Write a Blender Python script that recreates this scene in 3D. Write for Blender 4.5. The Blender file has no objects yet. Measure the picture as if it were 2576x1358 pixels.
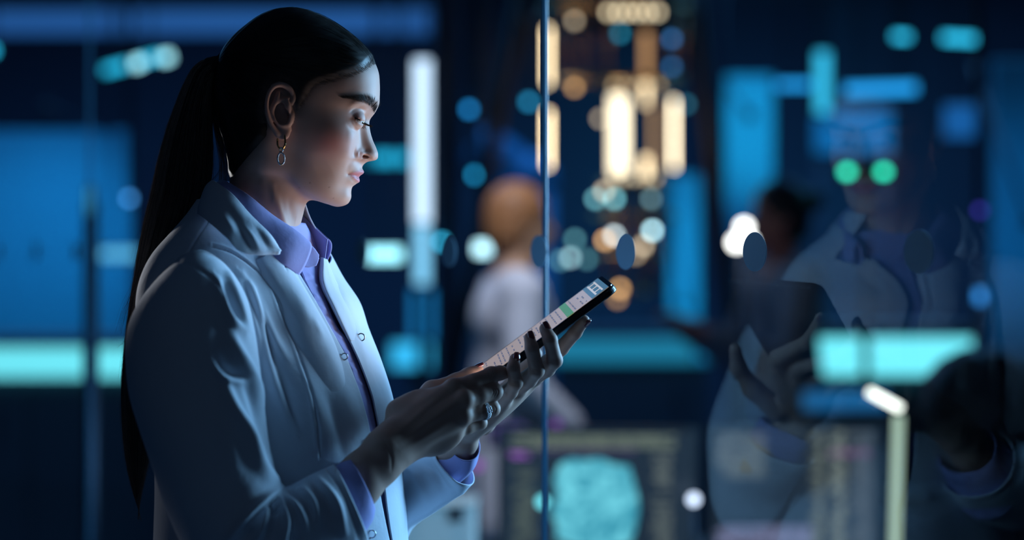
import bpy, bmesh, math, random
import numpy as np
from mathutils import Vector, Matrix

C = bpy.context.scene.collection
SC = bpy.context.scene
R = random.Random(7)
NR = np.random.RandomState(11)
PI = math.pi

# ------------------------------------------------------------------ camera, world, lights, exposure
FPX = 5009.0          # focal length in pixels of the 2576 px wide frame (70 mm on 36 mm)
CAMZ = 1.38
FOCUS = 2.29
cam_d = bpy.data.cameras.new('camera')
cam = bpy.data.objects.new('camera', cam_d)
C.objects.link(cam)
cam.location = (0, 0, CAMZ)
cam.rotation_euler = (PI / 2, 0, 0)
cam_d.sensor_width = 36
cam_d.lens = FPX / 2576 * 36
cam_d.clip_end = 60
cam_d.dof.use_dof = True
cam_d.dof.focus_distance = FOCUS
cam_d.dof.aperture_fstop = 1.75
SC.camera = cam

SC.view_settings.view_transform = 'Standard'
SC.view_settings.look = 'None'
SC.view_settings.gamma = 1
SC.view_settings.exposure = 0.0
SC.view_settings.use_curve_mapping = False

w = bpy.data.worlds.new('world')
SC.world = w
w.use_nodes = True
w.node_tree.nodes['Background'].inputs[0].default_value = (0.25, 0.45, 1.0, 1)
w.node_tree.nodes['Background'].inputs[1].default_value = 0.006


def area(name, loc, target, sx, sy, power, col):
    d = bpy.data.lights.new(name, 'AREA')
    d.shape = 'RECTANGLE'
    d.size, d.size_y = sx, sy
    d.energy = power
    d.color = col
    o = bpy.data.objects.new(name, d)
    C.objects.link(o)
    o.location = loc
    o.rotation_euler = (Vector(target) - Vector(loc)).to_track_quat('-Z', 'Y').to_euler()
    return o


area('lab_softlight', (1.7, 3.3, 1.70), (-.2, 2.31, 1.45), .8, 1.2, 118, (.29, .63, 1))
area('lab_blue_fill', (-1.5, 9.0, 3.3), (-1.5, 9.0, 0), 4, 3, 95, (.12, .44, 1))  # added blue fill for the lab, this one and the next
area('lab_blue_fill_right', (2.8, 9.5, 3.3), (2.8, 9.5, 0), 3, 3, 60, (.13, .46, 1))


def spot(name, loc, target, power, col, ang, blend=.5, rad=.05):
    d = bpy.data.lights.new(name, 'SPOT')
    d.energy, d.color, d.spot_size, d.spot_blend, d.shadow_soft_size = power, col, math.radians(ang), blend, rad
    o = bpy.data.objects.new(name, d)
    C.objects.link(o)
    o.location = loc
    o.rotation_euler = (Vector(target) - Vector(loc)).to_track_quat('-Z', 'Y').to_euler()
    return o


spot('added_spot_on_man', (-.1, 5.2, 3.2), (.0, 6.25, 1.30), 180, (.80, .84, 1), 30, .6)  # added spot to whiten the man's coat, no lamp seen there
area('corridor_fill', (-1.6, -.6, 3.2), (-.5, 2.3, 1.2), 1.5, 1.5, .6, (.50, .70, 1))  # added faint fill for the dark side of the coat
area('corridor_light_right', (.75, -.6, 2.9), (.45, 2.0, 1.38), .5, .5, 1.2, (.45, .72, 1))
spot('tail_rim_spot', (-1.15, 3.25, 1.42), (-.425, 2.33, 1.42), 34, (.96, .97, 1), 13, .6, .04)  # added rim light for the ponytail, from no known lamp
spot('tail_rim_spot_low', (-1.5, 3.05, 1.22), (-.48, 2.34, 1.08), 4, (.96, .97, 1), 14, .6, .04)  # second added rim light, for the lower tail


# ------------------------------------------------------------------ helpers
def at(px, py, Y):
    """world point seen at photograph pixel (px, py) and standing Y metres from the camera"""
    return Vector(((px - 1288.0) / FPX * Y, Y, CAMZ - (py - 679.0) / FPX * Y))


WY = 2.31             # the woman's midline stands this far from the camera


def W(px, py, d=0.0):
    return at(px, py, WY + d)


def Wn(a):
    """n x 3 array (px, py, d) -> world"""
    a = np.asarray(a, float)
    Y = WY + a[..., 2]
    return np.stack([(a[..., 0] - 1288.0) / FPX * Y, Y, CAMZ - (a[..., 1] - 679.0) / FPX * Y], -1)


def project(P):
    """world -> photograph pixels, used only while modelling cloth and skin relief"""
    return np.stack([1288 + P[:, 0] / P[:, 1] * FPX, 679 - (P[:, 2] - CAMZ) / P[:, 1] * FPX], -1)


MATS = {}


def mat(name, col=(.5, .5, .5), rough=.5, metal=0., emit=None, estr=1., bump=0., bscale=200., var=.06, vscale=8.,
        spec=.5, sheen=0., sss=0., vcol=None, coat=0., trans=0., stretch=None):
    if name in MATS:
        return MATS[name]
    m = bpy.data.materials.new(name)
    m.use_nodes = True
    nt = m.node_tree
    b = nt.nodes['Principled BSDF']
    b.inputs['Base Color'].default_value = (*col, 1)
    b.inputs['Roughness'].default_value = rough
    b.inputs['Metallic'].default_value = metal
    b.inputs['Specular IOR Level'].default_value = spec
    b.inputs['Sheen Weight'].default_value = sheen
    b.inputs['Coat Weight'].default_value = coat
    if sss:
        b.inputs['Subsurface Weight'].default_value = sss
        b.inputs['Subsurface Radius'].default_value = (.010, .004, .002)
        b.inputs['Subsurface Scale'].default_value = 1.0
    tc = nt.nodes.new('ShaderNodeTexCoord')
    n = nt.nodes.new('ShaderNodeTexNoise')
    n.inputs['Scale'].default_value = vscale
    n.inputs['Detail'].default_value = 4
    nt.links.new(tc.outputs['Object'], n.inputs['Vector'])
    mr = nt.nodes.new('ShaderNodeMapRange')
    mr.inputs[3].default_value = 1 - var
    mr.inputs[4].default_value = 1 + var
    nt.links.new(n.outputs['Fac'], mr.inputs[0])
    mx = nt.nodes.new('ShaderNodeMixRGB')
    mx.blend_type = 'MULTIPLY'
    mx.inputs[0].default_value = 1
    if vcol:
        at_ = nt.nodes.new('ShaderNodeAttribute')
        at_.attribute_name = vcol
        nt.links.new(at_.outputs['Color'], mx.inputs[1])
    else:
        mx.inputs[1].default_value = (*col, 1)
    nt.links.new(mr.outputs[0], mx.inputs[2])
    nt.links.new(mx.outputs[0], b.inputs['Base Color'])
    if emit is not None:
        b.inputs['Emission Color'].default_value = (*emit, 1)
        b.inputs['Emission Strength'].default_value = estr
    if bump:
        n2 = nt.nodes.new('ShaderNodeTexNoise')
        n2.inputs['Scale'].default_value = bscale
        n2.inputs['Detail'].default_value = 3
        if stretch:
            mp = nt.nodes.new('ShaderNodeMapping')
            mp.inputs['Scale'].default_value = stretch
            nt.links.new(tc.outputs['Object'], mp.inputs['Vector'])
            nt.links.new(mp.outputs[0], n2.inputs['Vector'])
        else:
            nt.links.new(tc.outputs['Object'], n2.inputs['Vector'])
        bp = nt.nodes.new('ShaderNodeBump')
        bp.inputs['Strength'].default_value = bump
        bp.inputs['Distance'].default_value = .002
        nt.links.new(n2.outputs['Fac'], bp.inputs['Height'])
        nt.links.new(bp.outputs[0], b.inputs['Normal'])
    MATS[name] = m
    return m


def empty(name, loc=(0, 0, 0), label=None, cat=None, group=None):
    o = bpy.data.objects.new(name, None)
    C.objects.link(o)
    o.empty_display_size = .05
    o.location = loc
    return tag(o, label, cat, group)


def tag(o, label=None, cat=None, group=None, kind=None):
    if label:
        o['label'] = label
    if cat:
        o['category'] = cat
    if group:
        o['group'] = group
    if kind:
        o['kind'] = kind
    return o


def worldloc(o):
    v = Vector((0, 0, 0))
    while o is not None:
        v = v + o.location
        o = o.parent
    return v


def mesh_obj(name, verts, faces, m=None, parent=None, smooth=True, origin=None):
    """verts in world coordinates; the object's origin sits at its own middle bottom (or at the parent)"""
    V = np.asarray(verts, float).reshape(-1, 3)
    if origin is None:
        origin = (V.min(0) + V.max(0)) / 2
        origin[2] = V[:, 2].min()
    origin = Vector(origin)
    me = bpy.data.meshes.new(name)
    Vl = V - np.array(origin)
    if isinstance(faces, np.ndarray):
        k = faces.shape[1]
        me.vertices.add(len(Vl))
        me.vertices.foreach_set('co', Vl.astype(np.float32).ravel())
        nf = len(faces)
        me.loops.add(nf * k)
        me.loops.foreach_set('vertex_index', faces.astype(np.int32).ravel())
        me.polygons.add(nf)
        me.polygons.foreach_set('loop_start', np.arange(0, nf * k, k, dtype=np.int32))
        me.update(calc_edges=True)
    else:
        me.from_pydata([tuple(v) for v in Vl], [], faces)
        me.update()
    me.validate()
    me.polygons.foreach_set('use_smooth', np.full(len(me.polygons), smooth, dtype=bool))
    o = bpy.data.objects.new(name, me)
    C.objects.link(o)
    if m:
        me.materials.append(m)
    if parent is not None:
        o.parent = parent
        o.location = origin - worldloc(parent)
    else:
        o.location = origin
    return o


def bm_obj(name, bm, m, parent=None, smooth=False):
    me = bpy.data.meshes.new('tmp')
    bmesh.ops.recalc_face_normals(bm, faces=bm.faces)
    bm.to_mesh(me)
    bm.free()
    V = np.zeros(len(me.vertices) * 3, np.float32)
    me.vertices.foreach_get('co', V)
    V = V.reshape(-1, 3)
    F = [tuple(p.vertices) for p in me.polygons]
    bpy.data.meshes.remove(me)
    return mesh_obj(name, V, F, m, parent, smooth)


def bm_box(bm, c, s, rot=None, bev=0.0):
    M = Matrix.Translation(Vector(c))
    if rot is not None:
        M = M @ rot.to_4x4()
    M = M @ Matrix.Diagonal((s[0], s[1], s[2], 1))
    r = bmesh.ops.create_cube(bm, size=1, matrix=M)
    if bev:
        es = list({e for v in r['verts'] for e in v.link_edges})
        bmesh.ops.bevel(bm, geom=es, offset=bev, segments=2, affect='EDGES', profile=.5)
    return bm


def box(name, c, s, m, parent=None, rot=None, bev=0.0):
    return bm_obj(name, bm_box(bmesh.new(), c, s, rot, bev), m, parent)


def bm_cyl(bm, p0, p1, r0, r1=None, n=16, cap=True):
    p0, p1 = Vector(p0), Vector(p1)
    r1 = r0 if r1 is None else r1
    q = (p1 - p0).to_track_quat('Z', 'Y').to_matrix()
    A, B = [], []
    for i in range(n):
        a = 2 * PI * i / n
        u = q @ Vector((math.cos(a), math.sin(a), 0))
        A.append(bm.verts.new(p0 + u * r0))
        B.append(bm.verts.new(p1 + u * r1))
    for i in range(n):
        j = (i + 1) % n
        bm.faces.new((A[i], A[j], B[j], B[i]))
    if cap:
        bm.faces.new(A[::-1])
        bm.faces.new(B)
    return bm


def cyl(name, p0, p1, r0, m, parent=None, r1=None, n=16):
    return bm_obj(name, bm_cyl(bmesh.new(), p0, p1, r0, r1, n), m, parent, smooth=True)


def ball(name, c, r, m, parent=None, sc=(1, 1, 1), n=16, rot=None):
    bm = bmesh.new()
    M = Matrix.Translation(Vector(c))
    if rot is not None:
        M = M @ rot.to_4x4()
    bmesh.ops.create_uvsphere(bm, u_segments=n, v_segments=max(6, n * 2 // 3), radius=r, matrix=M @ Matrix.Diagonal((*sc, 1)))
    return bm_obj(name, bm, m, parent, smooth=True)


def resample(P, n):
    """Catmull-Rom (chord tangents) through the points of P (k x m) at n even parameters"""
    P = np.asarray(P, float)
    return cr_eval(P, np.linspace(0, len(P) - 1, n))


def cr_eval(P, t, h=None):
    """cubic Hermite through P[0..k-1] along axis 0 at parameters t (in index units); tangents from chord lengths"""
    k = len(P)
    if h is None:
        h = np.sqrt(((P[1:] - P[:-1]) ** 2).reshape(k - 1, -1).sum(1)) + 1e-9
    d = (P[1:] - P[:-1]) / h.reshape(-1, *([1] * (P.ndim - 1)))
    T = np.zeros_like(P)
    hh = h.reshape(-1, *([1] * (P.ndim - 1)))
    T[1:-1] = (d[:-1] * hh[1:] + d[1:] * hh[:-1]) / (hh[1:] + hh[:-1])
    T[0] = d[0]
    T[-1] = d[-1]
    i = np.clip(np.floor(t).astype(int), 0, k - 2)
    u = (t - i).reshape(-1, *([1] * (P.ndim - 1)))
    H = hh[i]
    h00 = 2 * u ** 3 - 3 * u ** 2 + 1
    h10 = u ** 3 - 2 * u ** 2 + u
    h01 = -2 * u ** 3 + 3 * u ** 2
    h11 = u ** 3 - u ** 2
    return h00 * P[i] + h10 * H * T[i] + h01 * P[i + 1] + h11 * H * T[i + 1]


def grid_faces(nr, nc, close_c=False, close_r=False, flip=False):
    r = np.arange(nr if close_r else nr - 1)
    c = np.arange(nc if close_c else nc - 1)
    rr, cc = np.meshgrid(r, c, indexing='ij')
    r2, c2 = (rr + 1) % nr, (cc + 1) % nc
    F = np.stack([rr * nc + cc, rr * nc + c2, r2 * nc + c2, r2 * nc + cc], -1).reshape(-1, 4)
    return F[:, ::-1].copy() if flip else F


def vnormals(V, F):
    """area weighted vertex normals of a quad/tri array mesh"""
    a = V[F[:, 2]] - V[F[:, 0]]
    b = V[F[:, -1]] - V[F[:, 1]]
    fn = np.cross(a, b)
    N = np.zeros_like(V)
    for k in range(F.shape[1]):
        for j in range(3):
            N[:, j] += np.bincount(F[:, k], fn[:, j], len(V))
    return N / (np.linalg.norm(N, axis=1, keepdims=True) + 1e-12)


def seg_dist(P2, line):
    """distance of 2-D points to a polyline and the 0..1 parameter along it, and the signed side"""
    L = np.asarray(line, float)
    best = np.full(len(P2), 1e9)
    tt = np.zeros(len(P2))
    sd = np.zeros(len(P2))
    ln = np.linalg.norm(L[1:] - L[:-1], axis=1)
    cum = np.concatenate([[0], np.cumsum(ln)])
    for i in range(len(L) - 1):
        a, b = L[i], L[i + 1]
        ab = b - a
        t = np.clip(((P2 - a) @ ab) / (ab @ ab + 1e-12), 0, 1)
        q = P2 - a - t[:, None] * ab
        dd = np.linalg.norm(q, axis=1)
        k = dd < best
        best[k] = dd[k]
        tt[k] = (cum[i] + t[k] * ln[i]) / cum[-1]
        sd[k] = np.sign(ab[0] * q[k, 1] - ab[1] * q[k, 0])
    return best, tt, sd


def crsm(line, n=24):
    return resample(np.asarray(line, float), n)


def brush(V, N, PX, line, width, amt, sharp=2.0, taper=True, mask=None, skew=0.0):
    """sculpt stroke: moves vertices along their normals by amt (metres) along a stroke given where the photo shows the fold"""
    L = crsm(line) if len(line) > 2 else np.asarray(line, float)
    if len(line) == 1:
        d = np.linalg.norm(PX - L[0], axis=1)
        k = np.exp(-(d / width) ** sharp)
    else:
        lo, hi = L.min(0) - 4 * width, L.max(0) + 4 * width
        k = np.zeros(len(V))
        sel = np.where(((PX > lo) & (PX < hi)).all(1))[0]
        if len(sel) == 0:
            return
        d, t, s = seg_dist(PX[sel], L)
        wd = width * (1 + skew * s)
        g = np.exp(-(d / wd) ** sharp)
        if taper:
            g *= np.clip(np.sin(PI * (0.06 + 0.88 * t)), 0, 1) ** .7
        k[sel] = g
    if mask is not None:
        k = k * mask
    V += N * (k * amt)[:, None]


# ------------------------------------------------------------------ signed distance modelling for hands, ears, bodies
class Field:
    def __init__(self, lo, hi, h):
        self.lo = np.array(lo, float)
        self.h = h
        self.n = np.ceil((np.array(hi) - self.lo) / h).astype(int) + 1
        self.f = np.full(self.n, .05, np.float32)

    def _sub(self, lo, hi):
        a = np.clip(np.floor((np.array(lo) - self.lo) / self.h).astype(int), 0, self.n)
        b = np.clip(np.ceil((np.array(hi) - self.lo) / self.h).astype(int) + 1, 0, self.n)
        if (b <= a).any():
            return None
        ax = [self.lo[i] + self.h * np.arange(a[i], b[i], dtype=np.float32) for i in range(3)]
        sl = tuple(slice(a[i], b[i]) for i in range(3))
        return sl, ax[0][:, None, None].astype(np.float32), ax[1][None, :, None].astype(np.float32), ax[2][None, None, :].astype(np.float32)

    def _mix(self, sl, d, k, cut=False):
        g = self.f[sl]
        if cut:
            d = -d
            hh = np.clip(.5 - .5 * (g - d) / k, 0, 1)
            self.f[sl] = g * (1 - hh) + d * hh + k * hh * (1 - hh)
        else:
            hh = np.clip(.5 + .5 * (d - g) / k, 0, 1)
            self.f[sl] = d * (1 - hh) + g * hh - k * hh * (1 - hh)

    def cone(self, a, b, ra, rb, k=.004, cut=False):
        a, b = np.array(a, float), np.array(b, float)
        m = max(ra, rb) + k * 1.5 + 3 * self.h
        s = self._sub(np.minimum(a, b) - m, np.maximum(a, b) + m)
        if s is None:
            return
        sl, x, y, z = s
        ab = b - a
        L2 = float(ab @ ab) + 1e-12
        px, py, pz = x - a[0], y - a[1], z - a[2]
        t = np.clip((px * ab[0] + py * ab[1] + pz * ab[2]) / L2, 0, 1)
        d = np.sqrt((px - t * ab[0]) ** 2 + (py - t * ab[1]) ** 2 + (pz - t * ab[2]) ** 2) - (ra + (rb - ra) * t)
        self._mix(sl, d, k, cut)

    def chain(self, pts, rad, k=.004):
        for i in range(len(pts) - 1):
            self.cone(pts[i], pts[i + 1], rad[i], rad[i + 1], k)

    def ell(self, c, r, k=.004, rot=None, cut=False):
        c = np.array(c, float)
        r = np.array(r, float)
        m = r.max() + k * 1.5 + 3 * self.h
        s = self._sub(c - m, c + m)
        if s is None:
            return
        sl, x, y, z = s
        px, py, pz = x - c[0], y - c[1], z - c[2]
        if rot is not None:
            M = np.array(rot.transposed(), float)
            px, py, pz = (M[i, 0] * px + M[i, 1] * py + M[i, 2] * pz for i in range(3))
        k0 = np.sqrt((px / r[0]) ** 2 + (py / r[1]) ** 2 + (pz / r[2]) ** 2)
        k1 = np.sqrt((px / r[0] ** 2) ** 2 + (py / r[1] ** 2) ** 2 + (pz / r[2] ** 2) ** 2) + 1e-9
        self._mix(sl, (k0 * (k0 - 1) / k1), k, cut)

    def mesh(self, blur=1):
        """naive surface nets"""
        f = self.f
        for ax in range(3):
            for e in (0, 1, -1, -2):
                a = [slice(None)] * 3
                a[ax] = e
                f[tuple(a)] = np.maximum(f[tuple(a)], .004)
        for _ in range(blur):
            for ax in range(3):
                g = f.copy()
                a = [slice(None)] * 3
                b, c = list(a), list(a)
                a[ax], b[ax], c[ax] = slice(1, -1), slice(0, -2), slice(2, None)
                g[tuple(a)] = .5 * f[tuple(a)] + .25 * f[tuple(b)] + .25 * f[tuple(c)]
                f = g
        ins = f < 0
        n = np.array(f.shape)
        cs = np.zeros(n - 1, np.int8)
        for i in (0, 1):
            for j in (0, 1):
                for k in (0, 1):
                    cs += ins[i:n[0] - 1 + i, j:n[1] - 1 + j, k:n[2] - 1 + k]
        act = (cs > 0) & (cs < 8)
        idx = np.full(act.shape, -1, np.int64)
        cells = np.argwhere(act)
        idx[act] = np.arange(len(cells))
        acc = np.zeros((len(cells), 3))
        cnt = np.zeros(len(cells))
        cor = [(i, j, k) for i in (0, 1) for j in (0, 1) for k in (0, 1)]
        for p in cor:
            for ax in range(3):
                if p[ax]:
                    continue
                q = list(p)
                q[ax] = 1
                fa = f[cells[:, 0] + p[0], cells[:, 1] + p[1], cells[:, 2] + p[2]]
                fb = f[cells[:, 0] + q[0], cells[:, 1] + q[1], cells[:, 2] + q[2]]
                c = (fa < 0) != (fb < 0)
                t = fa / np.where(c, fa - fb, 1)
                o = np.array(p, float)[None].repeat(len(cells), 0)
                o[:, ax] += t
                acc[c] += o[c]
                cnt[c] += 1
        V = self.lo + self.h * (cells + acc / cnt[:, None])
        F = []
        for ax in range(3):
            a, b = [i for i in range(3) if i != ax]
            s0 = [slice(None)] * 3
            s1 = [slice(None)] * 3
            s0[ax] = slice(0, -1)
            s1[ax] = slice(1, None)
            ch = ins[tuple(s0)] != ins[tuple(s1)]
            e = np.argwhere(ch)
            ok = (e[:, a] > 0) & (e[:, b] > 0) & (e[:, a] < n[a] - 1) & (e[:, b] < n[b] - 1)
            e = e[ok]
            q = []
            for da, db in ((-1, -1), (0, -1), (0, 0), (-1, 0)):
                c = e.copy()
                c[:, a] += da
                c[:, b] += db
                q.append(idx[c[:, 0], c[:, 1], c[:, 2]])
            q = np.stack(q, 1)
            fl = ins[e[:, 0], e[:, 1], e[:, 2]]
            if ax == 1:
                fl = ~fl
            q[~fl] = q[~fl][:, ::-1]
            F.append(q)
        return V, np.concatenate(F)


def relax(V, F, it=2, lam=.5):
    E = np.concatenate([F[:, [i, (i + 1) % F.shape[1]]] for i in range(F.shape[1])])
    deg = np.bincount(E[:, 0], minlength=len(V)) + np.bincount(E[:, 1], minlength=len(V))
    for _ in range(it):
        A = np.zeros_like(V)
        for j in range(3):
            A[:, j] = np.bincount(E[:, 0], V[E[:, 1], j], len(V)) + np.bincount(E[:, 1], V[E[:, 0], j], len(V))
        V = V + lam * (A / np.maximum(deg, 1)[:, None] - V)
    return V


def get_mesh(o):
    me = o.data
    V = np.zeros(len(me.vertices) * 3, np.float32)
    me.vertices.foreach_get('co', V)
    return V.reshape(-1, 3).astype(float)


def set_color(o, col, name='tint'):
    a = o.data.color_attributes.new(name, 'FLOAT_COLOR', 'POINT')
    c = np.ones((len(o.data.vertices), 4), np.float32)
    c[:, :3] = col
    a.data.foreach_set('color', c.ravel())


def union(base, others):
    """merge closed meshes into base as one continuous surface"""
    for q in others:
        md = base.modifiers.new('u', 'BOOLEAN')
        md.operation = 'UNION'
        md.object = q
        md.solver = 'MANIFOLD'
    dg = bpy.context.evaluated_depsgraph_get()
    me = bpy.data.meshes.new_from_object(base.evaluated_get(dg))
    base.modifiers.clear()
    old = base.data
    base.data = me
    bpy.data.meshes.remove(old)
    for q in others:
        md_ = q.data
        bpy.data.objects.remove(q)
        bpy.data.meshes.remove(md_)
    me.polygons.foreach_set('use_smooth', np.ones(len(me.polygons), dtype=bool))


def strands(name, paths, rad, m, parent, tip=.3, sides=3):
    """thin tapered hairs as real tubes, all in one mesh"""
    Vs, Fs, off = [], [], 0
    for P in paths:
        P = np.asarray(P, float)
        n = len(P)
        T = np.gradient(P, axis=0)
        T /= np.linalg.norm(T, axis=1, keepdims=True) + 1e-12
        up = np.array([.3, .9, .2])
        A = np.cross(T, up)
        A /= np.linalg.norm(A, axis=1, keepdims=True) + 1e-12
        B = np.cross(T, A)
        r = rad * np.linspace(1, tip, n)[:, None]
        for s in range(sides):
            a = 2 * PI * s / sides
            Vs.append(P + r * (math.cos(a) * A + math.sin(a) * B))
        i = np.arange(n - 1)
        for s in range(sides):
            t = (s + 1) % sides
            Fs.append(np.stack([off + s * n + i, off + t * n + i, off + t * n + i + 1, off + s * n + i + 1], -1))
        off += sides * n
    return mesh_obj(name, np.concatenate(Vs), np.concatenate(Fs), m, parent)


def tube(name, pts, rad, m, parent=None, sides=10, n=None, closed=False, flat=None):
    """smooth tube through points; rad is a number or a list"""
    P = np.asarray([tuple(p) for p in pts], float)
    r = np.full(len(P), rad) if np.isscalar(rad) else np.asarray(rad, float)
    if n:
        if closed:
            P = np.concatenate([P, P[:1]])
            r = np.concatenate([r, r[:1]])
        Q = resample(np.concatenate([P, r[:, None]], 1), n)
        if closed:
            Q = Q[:-1]
        P, r = Q[:, :3], Q[:, 3]
    V, F = tube_arrays(P, r, sides, closed)
    return mesh_obj(name, V, F, m, parent)


def tube_arrays(P, r, sides, closed=False):
    T = np.gradient(P, axis=0) if not closed else np.roll(P, -1, 0) - np.roll(P, 1, 0)
    T /= np.linalg.norm(T, axis=1, keepdims=True) + 1e-12
    A = np.zeros_like(P)
    a = np.cross(T[0], [.31, .52, .8])
    a /= np.linalg.norm(a)
    for i in range(len(P)):
        a = a - T[i] * (a @ T[i])
        a /= np.linalg.norm(a) + 1e-12
        A[i] = a
    B = np.cross(T, A)
    ang = np.linspace(0, 2 * PI, sides, endpoint=False)
    V = P[:, None] + r[:, None, None] * (np.cos(ang)[None, :, None] * A[:, None] + np.sin(ang)[None, :, None] * B[:, None])
    n = len(P)
    F = [tuple(q) for q in grid_faces(n, sides, True, closed)]
    V = V.reshape(-1, 3)
    if not closed:
        F.append(tuple(range(sides))[::-1])
        F.append(tuple((n - 1) * sides + k for k in range(sides)))
    return V, F


def solid_patch(name, G, thick, m, parent, close_c=False, flip=False):
    """a sheet (rows x cols x 3) given thickness inwards along its normals, as one closed mesh"""
    nr, nc = G.shape[:2]
    V = G.reshape(-1, 3)
    F = grid_faces(nr, nc, close_c, False, flip)
    N = vnormals(V, F)
    V2 = V - N * thick
    k = len(V)
    Fs = [F, F[:, ::-1] + k]
    rim = []
    r = np.arange(nr - 1)
    c = np.arange(nc if close_c else nc - 1)

    def side(a, b):
        q = np.stack([a, b, b + k, a + k], -1)
        return q[:, ::-1] if not flip else q
    rim.append(side(c, (c + 1) % nc))
    rim.append(side((nr - 1) * nc + (c + 1) % nc, (nr - 1) * nc + c))
    if not close_c:
        rim.append(side((r + 1) * nc, r * nc))
        rim.append(side(r * nc + nc - 1, (r + 1) * nc + nc - 1))
    return mesh_obj(name, np.concatenate([V, V2]), np.concatenate(Fs + rim), m, parent)

# ------------------------------------------------------------------ room shell and glass wall
def struct(o):
    o['kind'] = 'structure'
    return o


wallm = mat('navy_painted_wall', (.045, .065, .12), .75, bump=.05, bscale=120)
floorm = mat('dark_resin_floor', (.05, .06, .085), .35, bump=.03, bscale=60, var=.15)
ceilm = mat('dark_ceiling', (.02, .028, .05), .85)
struct(box('floor', (0, 5, -.05), (14, 18, .1), floorm))
struct(box('ceiling', (0, 5, 3.45), (14, 18, .1), ceilm))
struct(box('wall_back', (0, 13.05, 1.7), (14, .1, 3.4), wallm))
struct(box('wall_left', (-7.05, 5, 1.7), (.1, 18, 3.4), wallm))
struct(box('wall_right', (7.05, 5, 1.7), (.1, 18, 3.4), wallm))
struct(box('wall_front', (0, -4.05, 1.7), (14, .1, 3.4), wallm))

# the glass wall runs obliquely past the woman towards the right of the camera
GZ0, GSL = 2.76, 1.804                     # Y = GZ0 - GSL * X
gd = Vector((1, -GSL, 0)).normalized()
gn = Vector((GSL, 1, 0)).normalized()
if gn.y < 0:
    gn = -gn


def g_at(px):
    t = (px - 1288) / FPX
    Y = GZ0 / (1 + GSL * t)
    return Vector((t * Y, Y, 0))


gm = bpy.data.materials.new('clear_glass')
gm.use_nodes = True
nt = gm.node_tree
nt.nodes.remove(nt.nodes['Principled BSDF'])
fr_ = nt.nodes.new('ShaderNodeFresnel')
fr_.inputs['IOR'].default_value = 1.48
tp = nt.nodes.new('ShaderNodeBsdfTransparent')
tp.inputs[0].default_value = (.93, .965, .975, 1)
gl = nt.nodes.new('ShaderNodeBsdfGlossy')
gl.inputs['Roughness'].default_value = 0.0
gl.inputs[0].default_value = (.95, .98, 1, 1)
tcn = nt.nodes.new('ShaderNodeTexCoord')
nz = nt.nodes.new('ShaderNodeTexNoise')
nz.inputs['Scale'].default_value = 1.2
mpr = nt.nodes.new('ShaderNodeMapRange')
mpr.inputs[3].default_value = .92
mpr.inputs[4].default_value = 1.08
nt.links.new(tcn.outputs['Object'], nz.inputs['Vector'])
nt.links.new(nz.outputs['Fac'], mpr.inputs[0])
mu = nt.nodes.new('ShaderNodeMath')
mu.operation = 'MULTIPLY'
nt.links.new(fr_.outputs[0], mu.inputs[0])
nt.links.new(mpr.outputs[0], mu.inputs[1])
geo = nt.nodes.new('ShaderNodeNewGeometry')            # both faces' reflection is taken at the entry face
inv = nt.nodes.new('ShaderNodeMath')
inv.operation = 'SUBTRACT'
inv.inputs[0].default_value = 1
nt.links.new(geo.outputs['Backfacing'], inv.inputs[1])
mu2 = nt.nodes.new('ShaderNodeMath')
mu2.operation = 'MULTIPLY'
nt.links.new(mu.outputs[0], mu2.inputs[0])
nt.links.new(inv.outputs[0], mu2.inputs[1])
mu3 = nt.nodes.new('ShaderNodeMath')
mu3.operation = 'MULTIPLY'
mu3.inputs[1].default_value = .75
nt.links.new(mu2.outputs[0], mu3.inputs[0])
ms = nt.nodes.new('ShaderNodeMixShader')
nt.links.new(mu3.outputs[0], ms.inputs[0])
nt.links.new(tp.outputs[0], ms.inputs[1])
nt.links.new(gl.outputs[0], ms.inputs[2])
nt.links.new(ms.outputs[0], nt.nodes['Material Output'].inputs[0])

edge_m = mat('glass_edge', (.05, .16, .27), .2, coat=1., var=.1)
dotm = mat('frosted_film', (.24, .40, .52), .6, var=.08, vscale=30)
GT = .006
J = [g_at(225) + (g_at(225) - g_at(1370)), g_at(225), g_at(1370), g_at(1370) + (g_at(1370) - g_at(225))]
Rg = Matrix((gd, gn, Vector((0, 0, 1)))).transposed()
for k in range(3):
    a, b = J[k], J[k + 1]
    ln = (b - a).length - .006
    c = (a + b) / 2
    o = struct(box('window_%d' % (k + 1), (c.x, c.y, 1.6), (ln, GT, 3.1), gm, None, Rg))
    dots = {0: [0, 95, 195], 1: [460, 603, 750, 915, 1135, 1361], 2: [1580, 1905, 2318]}[k]
    for px in dots:
        p = g_at(px) - gn * (GT / 2 + .0006)
        p.z = at(0, 633, p.y).z
        rd = .0224
        bm = bmesh.new()
        bm_cyl(bm, p + gn * .0004, p - gn * .0004, rd, rd, 40)
        d = bm_obj('dot_sticker', bm, dotm, o)
for k in (1, 2):
    p = J[k]
    o = struct(box('trim_%d' % k, (p.x, p.y, 1.6), (.004, GT + .001, 3.1), edge_m, None, Rg, .0008))
ca = (J[0] + J[3]) / 2
tl_ = (J[3] - J[0]).length
alum = mat('anodised_channel', (.06, .07, .09), .35, .9)
struct(box('trim_3', (ca.x, ca.y, .025), (tl_, .05, .05), alum, None, Rg, .004))
struct(box('trim_4', (ca.x, ca.y, 3.275), (tl_, .05, .25), alum, None, Rg, .004))

# ------------------------------------------------------------------ the woman: head
woman = empty('person', (W(560, 1000)[0], WY, 0.0),
              'woman in white lab coat with dark ponytail, in profile, looking down at her tablet', 'person')
skin = mat('skin', rough=.55, var=.05, vscale=60, bump=.05, bscale=1300, vcol='tint', sss=.12, spec=.32)
hairm = mat('dark_hair', (.010, .008, .007), rough=.48, var=.25, vscale=40, spec=.28)

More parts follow.
